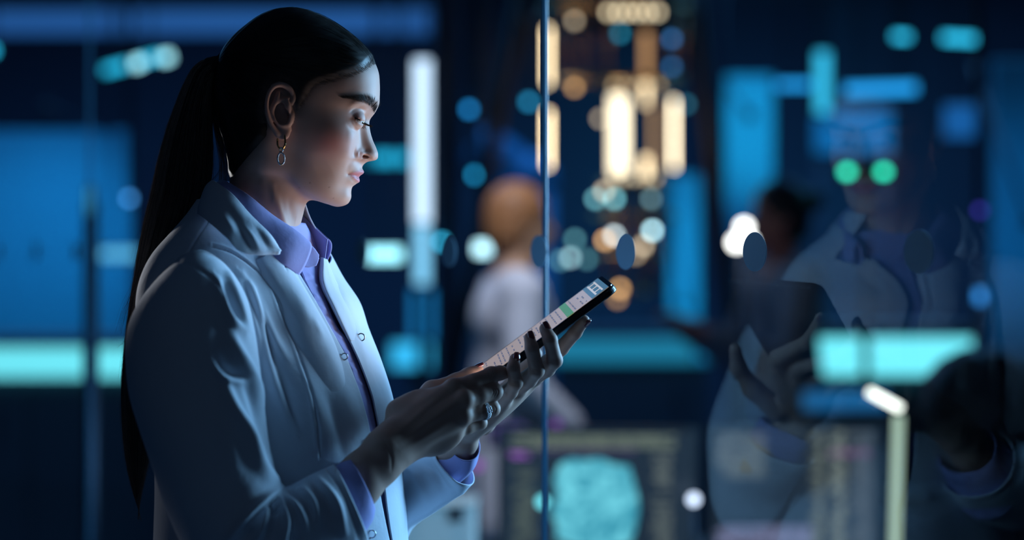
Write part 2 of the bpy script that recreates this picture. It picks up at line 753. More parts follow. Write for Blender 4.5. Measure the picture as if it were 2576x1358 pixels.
# half rings of control points from the profile line to the back of the head: (px, py, half width mm)
xs = lambda y, yb, X, Wd, Y=None: [(x, (y + (yb - y) * (X[0] - x) / (X[0] - X[-1] + 1e-9)) if Y is None or Y[i] is None else Y[i], w_)
                                   for i, (x, w_) in enumerate(zip(X, Wd))]
n_ = None
RINGS = [
    xs(23, 23, [728, 728, 727, 727, 727, 727, 727, 726, 726, 725, 725], [0, .3, .6, .9, 1.1, 1.2, 1.1, .9, .6, .3, 0]),
    xs(32, 33, [778, 777, 774, 770, 763, 752, 735, 715, 697, 684, 679], [0, 5, 10, 15, 20, 24, 26, 25, 19, 10, 0]),
    xs(57, 55, [833, 832, 828, 821, 808, 785, 748, 705, 672, 648, 640], [0, 7, 15, 23, 33, 42, 48, 47, 37, 18, 0]),
    xs(88, 86, [878, 877, 873, 864, 847, 815, 762, 705, 650, 614, 602], [0, 8, 16, 25, 37, 48, 57, 58, 48, 26, 0]),
    xs(120, 120, [914, 913, 909, 899, 879, 840, 777, 700, 632, 586, 569], [0, 8, 17, 27, 40, 51, 62, 66, 56, 32, 0]),
    xs(152, 155, [940, 939, 935, 925, 904, 860, 788, 696, 620, 572, 554], [0, 8, 17, 28, 41.5, 53, 65, 70, 61, 36, 0]),
    xs(181, 190, [952, 951, 947, 937, 915, 872, 796, 693, 612, 566, 548], [0, 8, 17, 28, 42, 54, 66, 72, 64, 38, 0]),
    xs(210, 225, [955, 954, 951, 942, 920, 878, 799, 690, 608, 563, 545], [0, 8, 17, 28, 42, 54.5, 66, 73, 65, 40, 0]),
    xs(239, 255, [955, 954, 951, 943, 920, 876, 798, 690, 606, 565, 546], [0, 8, 17, 28.5, 42.5, 54.5, 66, 73, 66, 41, 0]),
    xs(262, 272, [953, 952, 949, 940, 915, 868, 795, 695, 610, 570, 549], [0, 8, 17, 29, 43.5, 55, 65.5, 72, 66, 43, 0]),
    xs(284, 282, [943, 938, 927, 921, 899, 857, 793, 700, 640, 582, 551], [0, 6, 15.5, 29, 43, 55, 65.5, 70.5, 72, 50, 0]),
    xs(303, 305, [930, 924, 909, 915, 894, 854, 793, 738, 655, 586, 554], [0, 5.5, 14.5, 29, 43.5, 56, 65.5, 69, 72, 49, 0], [n_, n_, n_, n_, n_, n_, n_, 300, 290, 290, n_]),
    xs(328, 330, [931, 925, 907, 905, 892, 857, 793, 742, 660, 590, 560], [0, 6, 14, 29, 44.5, 56.5, 65, 67, 70.5, 49, 0], [n_, n_, n_, n_, n_, n_, n_, 322, 308, 310, n_]),
    xs(353, 352, [938, 931, 910, 903, 891, 857, 793, 744, 665, 594, 567], [0, 6.8, 14, 28, 44.5, 56.5, 63.5, 65, 69.5, 48, 0], [n_, n_, n_, n_, n_, n_, 350, 340, 327, 330, n_]),
    xs(374, 370, [947, 940, 914, 901, 886, 851, 793, 745, 668, 598, 572], [0, 7.2, 15, 27, 43.5, 55.5, 61.5, 63, 68.5, 48, 0], [n_, n_, n_, n_, n_, n_, 368, 352, 340, 346, n_]),
    xs(389, 384, [951, 945, 918, 899, 882, 845, 792, 746, 670, 601, 575], [0, 7.2, 16.5, 26, 42.5, 53.5, 59, 61, 67.5, 47, 0], [n_, n_, n_, n_, n_, n_, 382, 362, 352, 360, n_]),
    xs(402, 395, [946, 939, 915, 897, 877, 840, 791, 747, 672, 604, 577], [0, 6.8, 16, 25.5, 41, 51, 57, 59.5, 66.5, 46, 0], [n_, n_, n_, n_, n_, n_, 395, 372, 362, 372, n_]),
    xs(408, 403, [922, 917, 904, 894, 873, 836, 790, 747, 674, 606, 578], [0, 5.5, 14.5, 25, 39.5, 49, 55, 58, 65.5, 45, 0], [n_, n_, n_, n_, n_, n_, 401, 378, 370, 380, n_]),
    xs(421, 410, [911, 910, 904, 890, 867, 831, 788, 746, 674, 608, 579], [0, 5, 14, 25, 38, 47.5, 53.5, 57, 64.5, 44, 0], [n_, n_, n_, n_, n_, n_, 410, 385, 378, 388, n_]),
    xs(433, 415, [915, 914, 904, 886, 861, 827, 786, 746, 674, 609, 579], [0, 5, 14, 24, 36.5, 45.5, 52, 56, 63.5, 43, 0], [n_, n_, n_, n_, n_, 430, 418, 392, 385, 395, n_]),
    xs(444, 420, [904, 903, 896, 880, 857, 824, 783, 745, 674, 610, 579], [0, 5, 14, 23.5, 35, 44, 51, 55.5, 62.5, 42, 0], [n_, n_, n_, n_, 443, 440, 426, 398, 391, 401, n_]),
    xs(457, 424, [903, 902, 892, 876, 852, 820, 780, 744, 673, 610, 579], [0, 6, 14, 22.5, 34, 43, 50, 55, 61.5, 41, 0], [n_, 457, 457, 457, 456, 452, 435, 405, 398, 408, n_]),
    xs(469, 428, [886, 886, 880, 867, 846, 815, 778, 743, 672, 610, 579], [0, 6, 14, 22, 33, 42, 49, 54, 60.5, 40, 0], [n_, 469, 469, 469, 468, 463, 443, 412, 405, 415, n_]),
    xs(482, 432, [883, 882, 876, 862, 840, 810, 775, 743, 670, 610, 579], [0, 7, 15, 23, 33, 41, 48, 53.5, 59.5, 39, 0], [n_, 482, 482, 482, 481, 474, 452, 420, 412, 420, n_]),
    xs(497, 436, [883, 882, 875, 860, 838, 808, 772, 742, 668, 610, 579], [0, 7, 15, 22.5, 31.5, 39.5, 46.5, 52.5, 57, 38, 0], [n_, 497, 497, 496, 493, 483, 462, 430, 421, 426, n_]),
    xs(513, 440, [874, 872, 864, 850, 828, 800, 766, 738, 665, 608, 579], [0, 7, 14, 21, 29, 37, 44.5, 51, 55, 37, 0], [n_, 513, 513, 511, 505, 493, 472, 438, 430, 432, n_]),
    xs(520, 443, [851, 849, 843, 831, 812, 788, 760, 735, 662, 606, 579], [0, 6, 13, 19, 27, 35, 42.5, 48.5, 53, 36, 0], [n_, 520, 519, 516, 508, 495, 474, 444, 436, 437, n_]),
    xs(512, 447, [820, 818, 812, 803, 790, 772, 752, 730, 660, 605, 579], [0, 6, 13, 19, 26, 32, 38.5, 44.5, 52, 35, 0], [n_, 512, 510, 507, 500, 488, 471, 449, 443, 443, n_]),
    xs(501, 455, [790, 788, 783, 776, 768, 757, 742, 722, 655, 600, 578], [0, 6, 13, 19, 25, 30, 36, 43, 51, 33, 0], [n_, 501, 500, 497, 491, 482, 469, 455, 451, 452, n_]),
    xs(502, 465, [774, 773, 769, 763, 757, 748, 736, 715, 652, 598, 576], [0, 6, 13, 19, 25, 30.5, 37, 44, 51, 32, 0], [n_, 502, 502, 501, 498, 490, 479, 467, 464, 464, n_]),
    xs(525, 482, [766, 765, 762, 757, 750, 741, 727, 705, 645, 592, 570], [0, 6, 13, 19.5, 26, 32.5, 39, 46, 51, 32, 0], [n_, 525, 525, 525, 522, 517, 508, 498, 490, 485, n_]),
    xs(560, 515, [757, 756, 753, 748, 741, 731, 716, 694, 635, 583, 560], [0, 6, 13, 20, 26, 33, 40, 47, 51, 33, 0]),
    xs(610, 565, [744, 743, 740, 735, 728, 718, 703, 680, 622, 568, 546], [0, 6.5, 14, 21, 27, 34, 41, 48, 53, 34, 0]),
    xs(680, 650, [736, 735, 732, 726, 718, 706, 690, 666, 608, 552, 530], [0, 7, 15, 22, 29, 37, 45, 52, 57, 37, 0]),
]


def head_surface(nu=150, nv=330):
    A = np.array(RINGS, float)                       # rings x 11 x 3
    A[..., 2] *= .001
    gl = A[:, 1:3][:, ::-1] * [1, 1, -1]             # mirrored ghost columns keep the profile line smooth
    gr = A[:, -3:-1][:, ::-1] * [1, 1, -1]
    E = np.concatenate([gl, A, gr], 1)
    S = E.copy()
    S[..., :2] *= .000461                            # even units for the spline chords
    # along rings (columns)
    tu = np.linspace(2, E.shape[1] - 3, nu)
    rows = np.stack([cr_eval(S[i], tu) for i in range(len(S))])
    h = np.linalg.norm(np.diff(rows[:, ::10], axis=0), axis=2).mean(1) + 1e-4
    tv = np.interp(np.linspace(0, 1, nv), np.concatenate([[0], np.cumsum(h)]) / h.sum(), np.arange(len(S)))
    G = cr_eval(rows, tv, h)
    G[..., :2] /= .000461
    return G                                         # nv x nu x (px, py, half width)


HG = head_surface()
nv, nu = HG.shape[:2]
# full loop: near side (towards the camera, d = -w) then far side
near = HG.copy()
near[..., 2] = -HG[..., 2]
far = HG[:, 1:-1][:, ::-1].copy()
LOOP = np.concatenate([near, far], 1)
nl = LOOP.shape[1]
# a point of the middle plane keeps its photograph position; points beside it move straight along the depth axis
Xh = (LOOP[..., 0] - 1288) / FPX * WY
Zh = CAMZ - (LOOP[..., 1] - 679) / FPX * WY
HV = np.stack([Xh, WY + LOOP[..., 2], Zh], -1).reshape(-1, 3)
HF = grid_faces(nv, nl, True)
HN = vnormals(HV, HF)
if HN[nl * 100, 0] < 0:
    HF = HF[:, ::-1].copy()
    HN = -HN
HPX = LOOP[..., :2].reshape(-1, 2)                   # sagittal-plane coordinates
side = np.clip(np.abs(LOOP[..., 2].reshape(-1)) / .004, 0, 1)


def hb(line, width, amt, sharp=2., wmin=None, wmax=None, taper=True, skew=0.):
    wv = np.abs(LOOP[..., 2].reshape(-1)) * 1000
    mk = np.ones(len(HV))
    if wmin is not None:
        mk *= np.clip((wv - wmin) / 3 + .5, 0, 1)
    if wmax is not None:
        mk *= np.clip((wmax - wv) / 3 + .5, 0, 1)
    brush(HV, HN, HPX, line, width, amt, sharp, taper, mk, skew)




# even out the loft away from the features
smw = np.clip((885 - LOOP[..., 0]) / 40, 0, 1)
smw *= np.clip(np.abs(LOOP[..., 2]) / .004, 0, 1)
SM = HV.reshape(nv, nl, 3)
for _ in range(60):
    A_ = SM.copy()
    A_[1:-1] = .25 * (SM[2:] + SM[:-2]) + .25 * (np.roll(SM, 1, 1)[1:-1] + np.roll(SM, -1, 1)[1:-1])
    SM = SM + (.6 * smw)[..., None] * (A_ - SM)
HV = SM.reshape(-1, 3)
HN = vnormals(HV, HF)
# relief of the face, stroke by stroke
EYE_R = .0117
LID = np.array([(898.5, 303.2), (904, 306.8), (911, 310.5), (921.5, 315.2), (921.8, 316.0), (912, 313.3), (904.6, 309.8)])
for sg in (1, -1):                                                         # lids wrapped over the eyeballs
    ec = np.array([(895.5 - 1288) / FPX * WY, WY - .030 * sg, CAMZ - (304.5 - 679) / FPX * WY])
    r = np.linalg.norm(HV - ec, axis=1)
    rt = EYE_R + .0013
    k = .0022
    hh = np.clip(.5 + .5 * (rt - r) / k, 0, 1)
    rn = np.where(r < .03, r * (1 - hh) + rt * hh + k * hh * (1 - hh), r)
    ld, lt, ls = seg_dist(HPX, np.concatenate([LID, LID[:1]]))
    inn = np.zeros(len(HPX), bool)
    jj = len(LID) - 1
    for ii in range(len(LID)):
        a, b = LID[ii], LID[jj]
        inn ^= ((a[1] > HPX[:, 1]) != (b[1] > HPX[:, 1])) & (HPX[:, 0] < (b[0] - a[0]) * (HPX[:, 1] - a[1]) / (b[1] - a[1] + 1e-12) + a[0])
        jj = ii
    op = np.clip(np.where(inn, ld, -ld) / 1.6 + .5, 0, 1) * (np.abs(LOOP[..., 2].reshape(-1)) > .015)
    rn = rn - op * .0040 * (r < .02)
    HV = np.where(((LOOP[..., 2].reshape(-1) * sg < 0) & (HPX[:, 0] > 860))[:, None], ec + (HV - ec) * (rn / r)[:, None], HV)
HN = vnormals(HV, HF)
hb([(888, 291), (900, 283), (914, 280), (924, 284)], 3.0, -.0016, 2, 16, 46)   # fold above the lid
hb([(884, 276), (904, 268), (925, 268), (940, 272)], 8, .0012, 2, 10, 50)  # brow ridge
hb([(893, 308), (897, 317), (902, 324)], 3.0, .0009, 2, 18, 46)            # rim of the lower lid
hb([(884, 322), (893, 331), (905, 336)], 5, -.0009, 2, 16, 50)             # hollow below it
hb([(905, 383), (903, 390), (904, 397)], 3.2, .0010, 2, 12, 24)    # wing of the nose
hb([(899, 377), (896, 388), (897, 398)], 3.0, -.0010, 2, 16, 30)           # groove behind the wing
hb([(911, 399), (917, 396), (924, 396), (931, 400)], 3.9, -.0080, 2.4, 3.0, 16)        # nostril
hb([(906, 392), (913, 388), (924, 388), (936, 394)], 2.8, .0009, 2, 5, 20)             # rim above the nostril
hb([(925, 380)], 7, -.0012, 2, 6, 17)
hb([(911, 381)], 6, .0008, 2, 9, 22)                                      # dimple between tip and wing
hb([(881, 440), (888, 441), (895, 443), (901, 445.5)], 1.7, -.0014, 2, None, 25, False)   # line between the lips
hb([(886, 438), (896, 436), (908, 434), (914, 434)], 3.5, .0010, 2, None, 22)   # upper lip
hb([(889, 447), (897, 452), (903, 456)], 4, .0012, 2, None, 20)            # lower lip
hb([(880, 440)], 6, -.0008, 2, 18, 32)                                     # corner of the mouth
hb([(884, 447), (893, 457), (900, 464)], 2.6, -.0006, 2, None, 22)
hb([(893, 405), (884, 418), (878, 430)], 5, -.0007, 2, 20, 36)             # faint fold from nose to mouth
hb([(812, 330), (850, 338), (880, 340)], 26, .0008, 2, 40, 70)             # cheekbone
hb([(838, 425), (805, 440)], 30, -.0008, 2, 30, 56)                        # hollow of the cheek
hb([(735, 300)], 16, -.0015, 2, 55, 80)
# sternomastoid line of the neck
hb([(700, 470), (712, 520), (728, 580), (738, 640)], 9, .0022, 2, 20, 60)
hb([(735, 500), (744, 560)], 8, -.0012, 2, 20, 50)

# closed head: poles at the crown and inside the body
def close_loft(V, F, nr, nc):
    a = V[:nc].mean(0)
    b = V[(nr - 1) * nc:].mean(0)
    k = len(V)
    c = np.arange(nc)
    f0 = np.stack([np.full(nc, k), (c + 1) % nc, c, c], -1)
    f1 = np.stack([np.full(nc, k + 1), (nr - 1) * nc + c, (nr - 1) * nc + (c + 1) % nc, (nr - 1) * nc + c], -1)
    Fq = [tuple(q) for q in F]
    if F[0][1] == 1 or True:
        t0 = [(k, int((i + 1) % nc), int(i)) for i in c]
        t1 = [(k + 1, int((nr - 1) * nc + i), int((nr - 1) * nc + (i + 1) % nc)) for i in c]
    return np.concatenate([V, [a, b]]), Fq + t0 + t1


def solid(name, V, F, nr, nc):
    Vc, Fc = close_loft(V, F, nr, nc)
    bm = bmesh.new()
    vs = [bm.verts.new(v) for v in Vc]
    for f in Fc:
        try:
            bm.faces.new([vs[i] for i in f])
        except ValueError:
            pass
    bmesh.ops.recalc_face_normals(bm, faces=bm.faces)
    me = bpy.data.meshes.new(name)
    bm.to_mesh(me)
    bm.free()
    o = bpy.data.objects.new(name, me)
    C.objects.link(o)
    return o


body = solid('body', HV, HF, nv, nl)


def ear(sgn):
    """sgn -1: near the camera, +1: far side; ear modelled in (px, py, outward mm) and joined to the head"""
    def e(px, py, n):
        return (px - 722) * .461e-3, n * 1e-3, -(py - 290) * .461e-3
    f = Field((-.026, -.022, -.040), (.026, .026, .040), .0006)
    
    def T(pts, rad, k=.002):
        Q = resample(np.concatenate([np.array(pts, float), np.array(rad, float)[:, None]], 1), 5 * len(pts))
        f.chain([e(*q[:3]) for q in Q], [q[3] * 1e-3 for q in Q], k)
    # back plate
    f.ell(e(722, 283, 2.5), (.0125, .0035, .023), .003, Matrix.Rotation(.40, 3, 'Z') @ Matrix.Rotation(-.10, 3, 'Y'))
    f.ell(e(722, 320, 2.0), (.0085, .0045, .016), .004)
    f.cone(e(735, 265, -10), e(728, 285, -2), .009, .012, .004)
    f.cone(e(735, 310, -10), e(728, 315, -2), .009, .010, .004)
    # outer rim
    T([(736, 283, 1), (746, 275, 1.5), (754, 262, 2.5), (752, 247, 4), (742, 234, 6), (727, 228, 8), (711, 232, 10), (700, 245, 12), (694, 262, 13), (692, 282, 13), (695, 303, 12), (701, 322, 10),
       (710, 338, 7.5), (718, 350, 5.5)], [1.6, 2.4, 2.8, 2.9, 2.8, 2.5, 2.2, 2.0, 1.9, 1.9, 2.0, 2.2, 2.6, 3.0], .0014)
    # rim root running into the bowl
    T([(738, 282, 1), (730, 287, .5), (722, 291, 0)], [1.8, 1.5, .8], .002)
    # inner fold with its two upper arms
    T([(737, 327, 5), (727, 325, 6), (713, 314, 8), (705, 304, 8.5), (704, 288, 9), (712, 273, 8.5), (722, 266, 7.5), (733, 263, 5.5), (744, 258, 4)], [2.2, 2.4, 2.3, 2.1, 2.2, 2.4, 2.2, 1.8, 1.4], .002)
    T([(713, 271, 8.5), (716, 258, 8), (720, 247, 6.5)], [2.2, 2.0, 1.2], .0025)
    # tragus and lobe
    T([(748, 290, 0), (747, 305, 3), (745, 318, 3.5), (738, 329, 4)], [3, 3.6, 3.0, 2.2], .002)
    f.ell(e(729, 344, 3.5), (.0075, .0033, .0088), .003)
    f.cone(e(742, 335, 1), e(736, 350, 2.5), .0035, .003, .003)
    # bowl
    f.ell(e(727, 303, 5.0), (.0082, .0085, .0105), .002, cut=True)
    f.ell(e(724, 280, 4.5), (.0070, .0055, .0042), .002, cut=True)
    f.ell(e(734, 252, 7), (.0050, .0032, .0036), .002, cut=True)
    V, F = f.mesh()
    V = relax(V, F, 2, .4)
    # place on the head: outward is the depth axis turned a little to the back
    base = W(722, 290)
    out = .0665
    P = np.stack([base[0] + V[:, 0], np.full(len(V), WY) + sgn * (out + V[:, 1] + V[:, 0] * -.05), base[2] + V[:, 2]], -1)
    bm = bmesh.new()
    vs = [bm.verts.new(v) for v in P]
    for q in F:
        bm.faces.new([vs[i] for i in q])
    bmesh.ops.recalc_face_normals(bm, faces=bm.faces)
    # only the largest island
    me = bpy.data.meshes.new('ear')
    bm.to_mesh(me)
    bm.free()
    o = bpy.data.objects.new('ear', me)
    C.objects.link(o)
    return o


UNION = [ear(-1), ear(1)]

# ------------------------------------------------------------------ the woman: hair
TIE = np.array([553., 160.])
HAIRLINE = np.array([(943, 150), (936, 163), (925, 178), (905, 192), (880, 203), (850, 213), (822, 220), (803, 232), (792, 250), (780, 268), (768, 283), (760, 292),
                     (757, 262), (745, 226), (722, 218), (700, 226), (689, 250), (684, 290), (690, 330), (686, 352), (668, 372), (640, 398), (612, 425), (590, 445), (566, 452)], float)
poly = np.concatenate([HAIRLINE, [(520, 440), (500, 100), (600, -20), (760, -40), (900, 20), (960, 120)]])


def inside(P, poly):
    x, y = P[:, 0], P[:, 1]
    r = np.zeros(len(P), bool)
    j = len(poly) - 1
    for i in range(len(poly)):
        a, b = poly[i], poly[j]
        c = ((a[1] > y) != (b[1] > y)) & (x < (b[0] - a[0]) * (y - a[1]) / (b[1] - a[1] + 1e-12) + a[0])
        r ^= c
        j = i
    return r


hl_d, hl_t, _ = seg_dist(HPX, HAIRLINE)
ins = inside(HPX, poly)
sdist = np.where(ins, hl_d, -hl_d)                    # px into the hair
# flow lines: combed back to the tie
dT = HPX - TIE
angT = np.arctan2(dT[:, 1], dT[:, 0])
wv = LOOP[..., 2].reshape(-1)
groove = np.zeros(len(HV))
for fr, am in ((23, .5), (57, .35), (111, .25), (190, .2)):
    groove += am * np.sin(fr * angT + 1.7 * np.sin(3 * angT + fr) + 9 * np.sin(wv * 30 + fr) * .6 + fr)
off = np.clip(sdist / 16, -1, 1)
lift = np.where(off > 0, .0026 * np.abs(off) ** .9, .0012 * off) + .00028 * groove * np.clip(sdist / 30, 0, 1)
CAPV = HV + HN * lift[:, None]
keep = (sdist > -9)
fk = keep[HF].all(1)
used = np.unique(HF[fk])
rm = np.full(len(HV), -1)
rm[used] = np.arange(len(used))
capm = mat('combed_hair', rough=.48, var=.25, vscale=40, spec=.28, vcol='tint')
hair = mesh_obj('hair', CAPV[used], rm[HF[fk]], capm, woman)
kk = (np.clip((26 - sdist[used]) / 30, 0, 1) ** 1.6 * (HPX[used, 1] < 320))[:, None]
kk = kk * (1 + .35 * groove[used][:, None]).clip(.4, 1.3)
set_color(hair, np.array([.011, .009, .008]) * (1 - kk) + np.array([.15, .105, .088]) * kk)

# loose combed strands lying on the cap
gridN = HN.reshape(nv, nl, 3)
paths = []
capidx = np.where((sdist > -3) & (sdist < 60))[0]
near_mask = wv < .01
in_ear = (HPX[:, 0] > 676) & (HPX[:, 0] < 770) & (HPX[:, 1] > 212) & (HPX[:, 1] < 370)
cand = capidx[near_mask[capidx] & (HPX[capidx, 1] < 300) & ~in_ear[capidx]]
from mathutils.kdtree import KDTree
kd = KDTree(len(HV) // 3 + 1)
for i in range(0, len(HV), 3):
    kd.insert(HV[i], i)
kd.balance()
for _ in range(520):
    i = cand[NR.randint(len(cand))]
    p = HV[i].copy()
    P = []
    goal = np.array(W(553, 155))
    goal[1] = WY
    ln = NR.uniform(.02, .085)
    lift0 = NR.uniform(.0004, .0030)
    for s in range(9):
        co, j, _ = kd.find(p)
        q = np.array(HV[j]) * .35 + p * .65
        nrm = HN[j]
        P.append(q + nrm * (lift0 if s else .0004))
        t = goal - q
        t -= nrm * (t @ nrm)
        # hair near the face runs back first, then to the tie
        t /= np.linalg.norm(t) + 1e-9
        p = q + t * ln / 8
        if in_ear[j]:
            break
    if len(P) > 3:
        paths.append(np.array(P))
strands('combed_strands', paths, .00016, hairm, hair)
# fine short hairs softening the hairline
cand = np.where((sdist > -9) & (sdist < 26) & near_mask & (HPX[:, 1] < 300) & (HPX[:, 0] > 772))[0]
paths = []
for _ in range(1700):
    i = cand[NR.randint(len(cand))]
    p = HV[i].copy()
    ln = NR.uniform(.016, .048)
    up_ = NR.uniform(-.25, .35)
    P = []
    for s in range(6):
        co, j, _ = kd.find(p)
        nrm = HN[j]
        q = np.array(HV[j]) * .3 + p * .7
        P.append(q + nrm * (.0001 + .0016 * np.clip(sdist[j] / 14, 0, 1) + .0003 * s / 5))
        t = goal - q
        t = t / np.linalg.norm(t) + np.array([0, 0, up_])
        t -= nrm * (t @ nrm)
        t /= np.linalg.norm(t) + 1e-9
        p = q + t * ln / 5
    paths.append(np.array(P))
strands('hairline_strands', paths, .00008, mat('fine_brown_hair', (.085, .062, .052), rough=.55, var=.3, vscale=60, spec=.3), hair, .15)

# hair tie
tc_ = W(551, 161)
tq = []
for k in range(20):
    a = 2 * PI * k / 20
    tq.append(Vector(tc_) + Vector((math.sin(a) * .003, math.cos(a) * .013, 0)) + Vector((.35, 0, .94)) * (math.sin(a) * .0125))
tube('hair_tie', tq, .0048, mat('black_elastic', (.006, .006, .007), .8), hair, 8, 40, True)

# ponytail: outline read off the photograph, depth from the round of the bundle
PT_L = np.array([(548, 140), (520, 146), (490, 166), (466, 205), (440, 270), (420, 330), (400, 405), (385, 480), (368, 550), (352, 630), (338, 710), (326, 790), (316, 870), (310, 950), (309, 1030), (314, 1110), (325, 1190), (340, 1255)], float)
PT_R = np.array([(552, 182), (545, 186), (538, 198), (533, 230), (531, 280), (531, 340), (532, 400), (526, 470), (508, 545), (478, 610), (448, 665), (425, 720), (410, 790), (402, 870), (397, 950), (392, 1040), (378, 1140), (352, 1250)], float)
PT_D = np.array([0, .0, .0, 0, 0, .002, .004, .006, .010, .014, .020, .026, .03, .03, .03, .03, .03, .03])
PT_T = np.array([.012, .014, .017, .020, .023, .025, .026, .026, .025, .024, .022, .021, .020, .019, .018, .016, .012, .006])
tt_ = np.linspace(0, len(PT_L) - 1, 90)
pl, pr = cr_eval(PT_L, tt_), cr_eval(PT_R, tt_)
pd, pth = np.interp(tt_, range(18), PT_D), np.interp(tt_, range(18), PT_T)
na = 96
rings = []
for k in range(90):
    a = np.linspace(0, 2 * PI, na, endpoint=False)
    cc = (pl[k] + pr[k]) / 2
    hh = (pr[k] - pl[k]) / 2
    sc_ = 1 + .022 * np.sin(9 * a + .05 * k) + .02 * np.sin(23 * a + 1 + .03 * k) + .012 * np.sin(41 * a + 2)
    pxy = cc + np.cos(a)[:, None] * hh * (sc_[:, None] * (.93 if k > 40 else .97))
    rings.append(Wn(np.concatenate([pxy, (pd[k] + np.sin(a) * pth[k] * sc_)[:, None]], 1)))
G = np.array(rings)
V = G.reshape(-1, 3)
F = [tuple(q) for q in grid_faces(90, na, True)] + [tuple(range(na)), tuple(range(89 * na, 90 * na))[::-1]]
pony = mesh_obj('ponytail', V, F, hairm, woman)
paths = []
for _ in range(1500):
    a = NR.uniform(0, 2 * PI)
    r = NR.uniform(.975, 1.06)
    s0 = NR.uniform(0, 40) if NR.rand() < .6 else NR.uniform(30, 70)
    s1 = min(89, s0 + NR.uniform(20, 50))
    if NR.rand() < .35:
        s1 = 89 + NR.uniform(-8, 6)
    tv_ = np.linspace(s0, s1, 12)
    fly = NR.rand() < .12
    P = []
    aa = a + NR.uniform(-.25, .25) * np.linspace(0, 1, 12)
    rr = r + (np.linspace(0, 1, 12) ** 2) * (NR.uniform(0, .35) if fly else NR.uniform(-.03, .08)) + .012 * np.sin(np.linspace(0, 6, 12) + a * 7)
    for t, a2, r2 in zip(tv_, aa, rr):
        t2 = min(t, 89)
        i = int(t2)
        f_ = t2 - i
        j = min(i + 1, 89)
        L_, R_ = pl[i] * (1 - f_) + pl[j] * f_, pr[i] * (1 - f_) + pr[j] * f_
        if t > 89:
            L_, R_ = L_ + np.array([6, 20]) * (t - 89) * .5, R_ + np.array([-2, 20]) * (t - 89) * .5
        cc, hh = (L_ + R_) / 2, (R_ - L_) / 2
        p2 = cc + math.cos(a2) * hh * r2
        P.append((p2[0], p2[1], pd[i] + math.sin(a2) * pth[i] * r2))
    paths.append(Wn(P))
# thin outer hairs along the back edge of the tail
loose = []
for _ in range(650):
    s0 = NR.uniform(6, 62)
    s1 = min(89, s0 + NR.uniform(14, 34))
    tv_ = np.linspace(s0, s1, 12)
    a = PI + NR.uniform(-.9, .9)
    r0, r1 = NR.uniform(.97, 1.06), NR.uniform(.98, 1.16)
    P = []
    for n2, t in enumerate(tv_):
        i = int(t)
        f_ = t - i
        j = min(i + 1, 89)
        L_, R_ = pl[i] * (1 - f_) + pl[j] * f_, pr[i] * (1 - f_) + pr[j] * f_
        cc, hh = (L_ + R_) / 2, (R_ - L_) / 2
        r2 = r0 + (r1 - r0) * (n2 / 11) ** 1.5 + .006 * math.sin(n2 * .9 + a * 9)
        p2 = cc + math.cos(a) * hh * r2
        P.append((p2[0], p2[1], pd[i] + math.sin(a) * pth[i] * r2))
    loose.append(Wn(P))
strands('loose_strands', loose, .00012, mat('backlight_tint_hair', (.34, .28, .25), rough=.45, var=.3, vscale=60, spec=.6), pony)  # paler hair colour stands in for light coming through from behind
# flyaway hairs off the back of the tail
for _ in range(70):
    k = NR.randint(3, 80)
    x, y = pl[k]
    l = NR.uniform(12, 60)
    an = NR.uniform(.4, 1.9)
    cv = NR.uniform(-.8, .8)
    P = []
    ax, ay = x + 6, y
    d0 = NR.uniform(-.02, .02) + pd[k]
    for s in range(9):
        P.append((ax, ay, d0))
        ax += -math.cos(an) * l / 8 * .7
        ay += math.sin(an) * l / 8
        an += cv / 8
    paths.append(Wn(P))
# the wavy loose lock between tail and neck, and tips hanging at the shoulder
for k in range(9):
    j = NR.uniform(-2, 2, 2)
    P = np.array([(548, 185, .002), (541, 260, .004), (545, 300, .004), (556, 345, .004), (560, 395, .004), (553, 430, .0), (536, 452, -.004), (520, 470, -.004)])
    P = resample(P, 20)
    P[:, 0] += j[0] + np.linspace(0, 1, 20) * j[1]
    paths.append(Wn(P))
for k in range(16):
    j = NR.uniform(-1, 1, 3)
    P = np.array([(372, 620, .0), (350, 700, .0), (330, 740, 0), (312, 780, 0), (300, 830, 0)])
    P = resample(P, 14)
    P[:, 0] += j[0] * 4 + np.linspace(0, 1, 14) ** 2 * j[1] * 10
    P[:, 1] += j[2] * 14
    paths.append(Wn(P))
for k in range(150):
    s_ = NR.rand()
    j = NR.uniform(-1, 1, 3)
    P = resample(np.array([(543, 186, .004), (538, 250, .010), (545, 310, .012), (556, 360, .012), (566, 410, .010), (566, 455, .004)]), 14)
    P[:, 0] += (s_ - .5) * np.linspace(8, 34, 14) + j[0] * 4 * np.sin(np.linspace(0, 5, 14) + j[1] * 3)
    P[:, 2] += j[2] * .006
    paths.append(Wn(P))
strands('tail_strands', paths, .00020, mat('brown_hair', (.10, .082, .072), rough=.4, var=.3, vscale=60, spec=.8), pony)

# ------------------------------------------------------------------ the woman: eyes, brows, lashes
def surf_at(px, py, far_=False):
    """near-side skin point under a photograph pixel (sagittal coordinates)"""
    m = wv < 0
    d = ((HPX - [px, py]) ** 2).sum(1) + np.where(m, 0, 1e9)
    i = np.argpartition(d, 6)[:6]
    k = 1 / (d[i] + .05)
    k /= k.sum()
    return (HV[i] * k[:, None]).sum(0), (HN[i] * k[:, None]).sum(0)


def mirror(P):
    P = np.array(P, float)
    P[..., 1] = 2 * WY - P[..., 1]
    return P


lashm = mat('black_lash', (.004, .004, .005), .5)
for sg in (1, -1):
    c = np.array(W(895.5, 304.5))
    c[1] = WY - .0300 * sg
    eye = ball('eye', c, .0117, mat('eye_white', (.50, .48, .47), .3, coat=.25, var=.03), woman, n=48)
    dr = Vector((.90, -.05 * sg, -.42)).normalized()
    ir = ball('iris', Vector(c) + dr * .0072, .0056, mat('brown_iris', (.05, .025, .012), .1, coat=1.), eye, n=24)
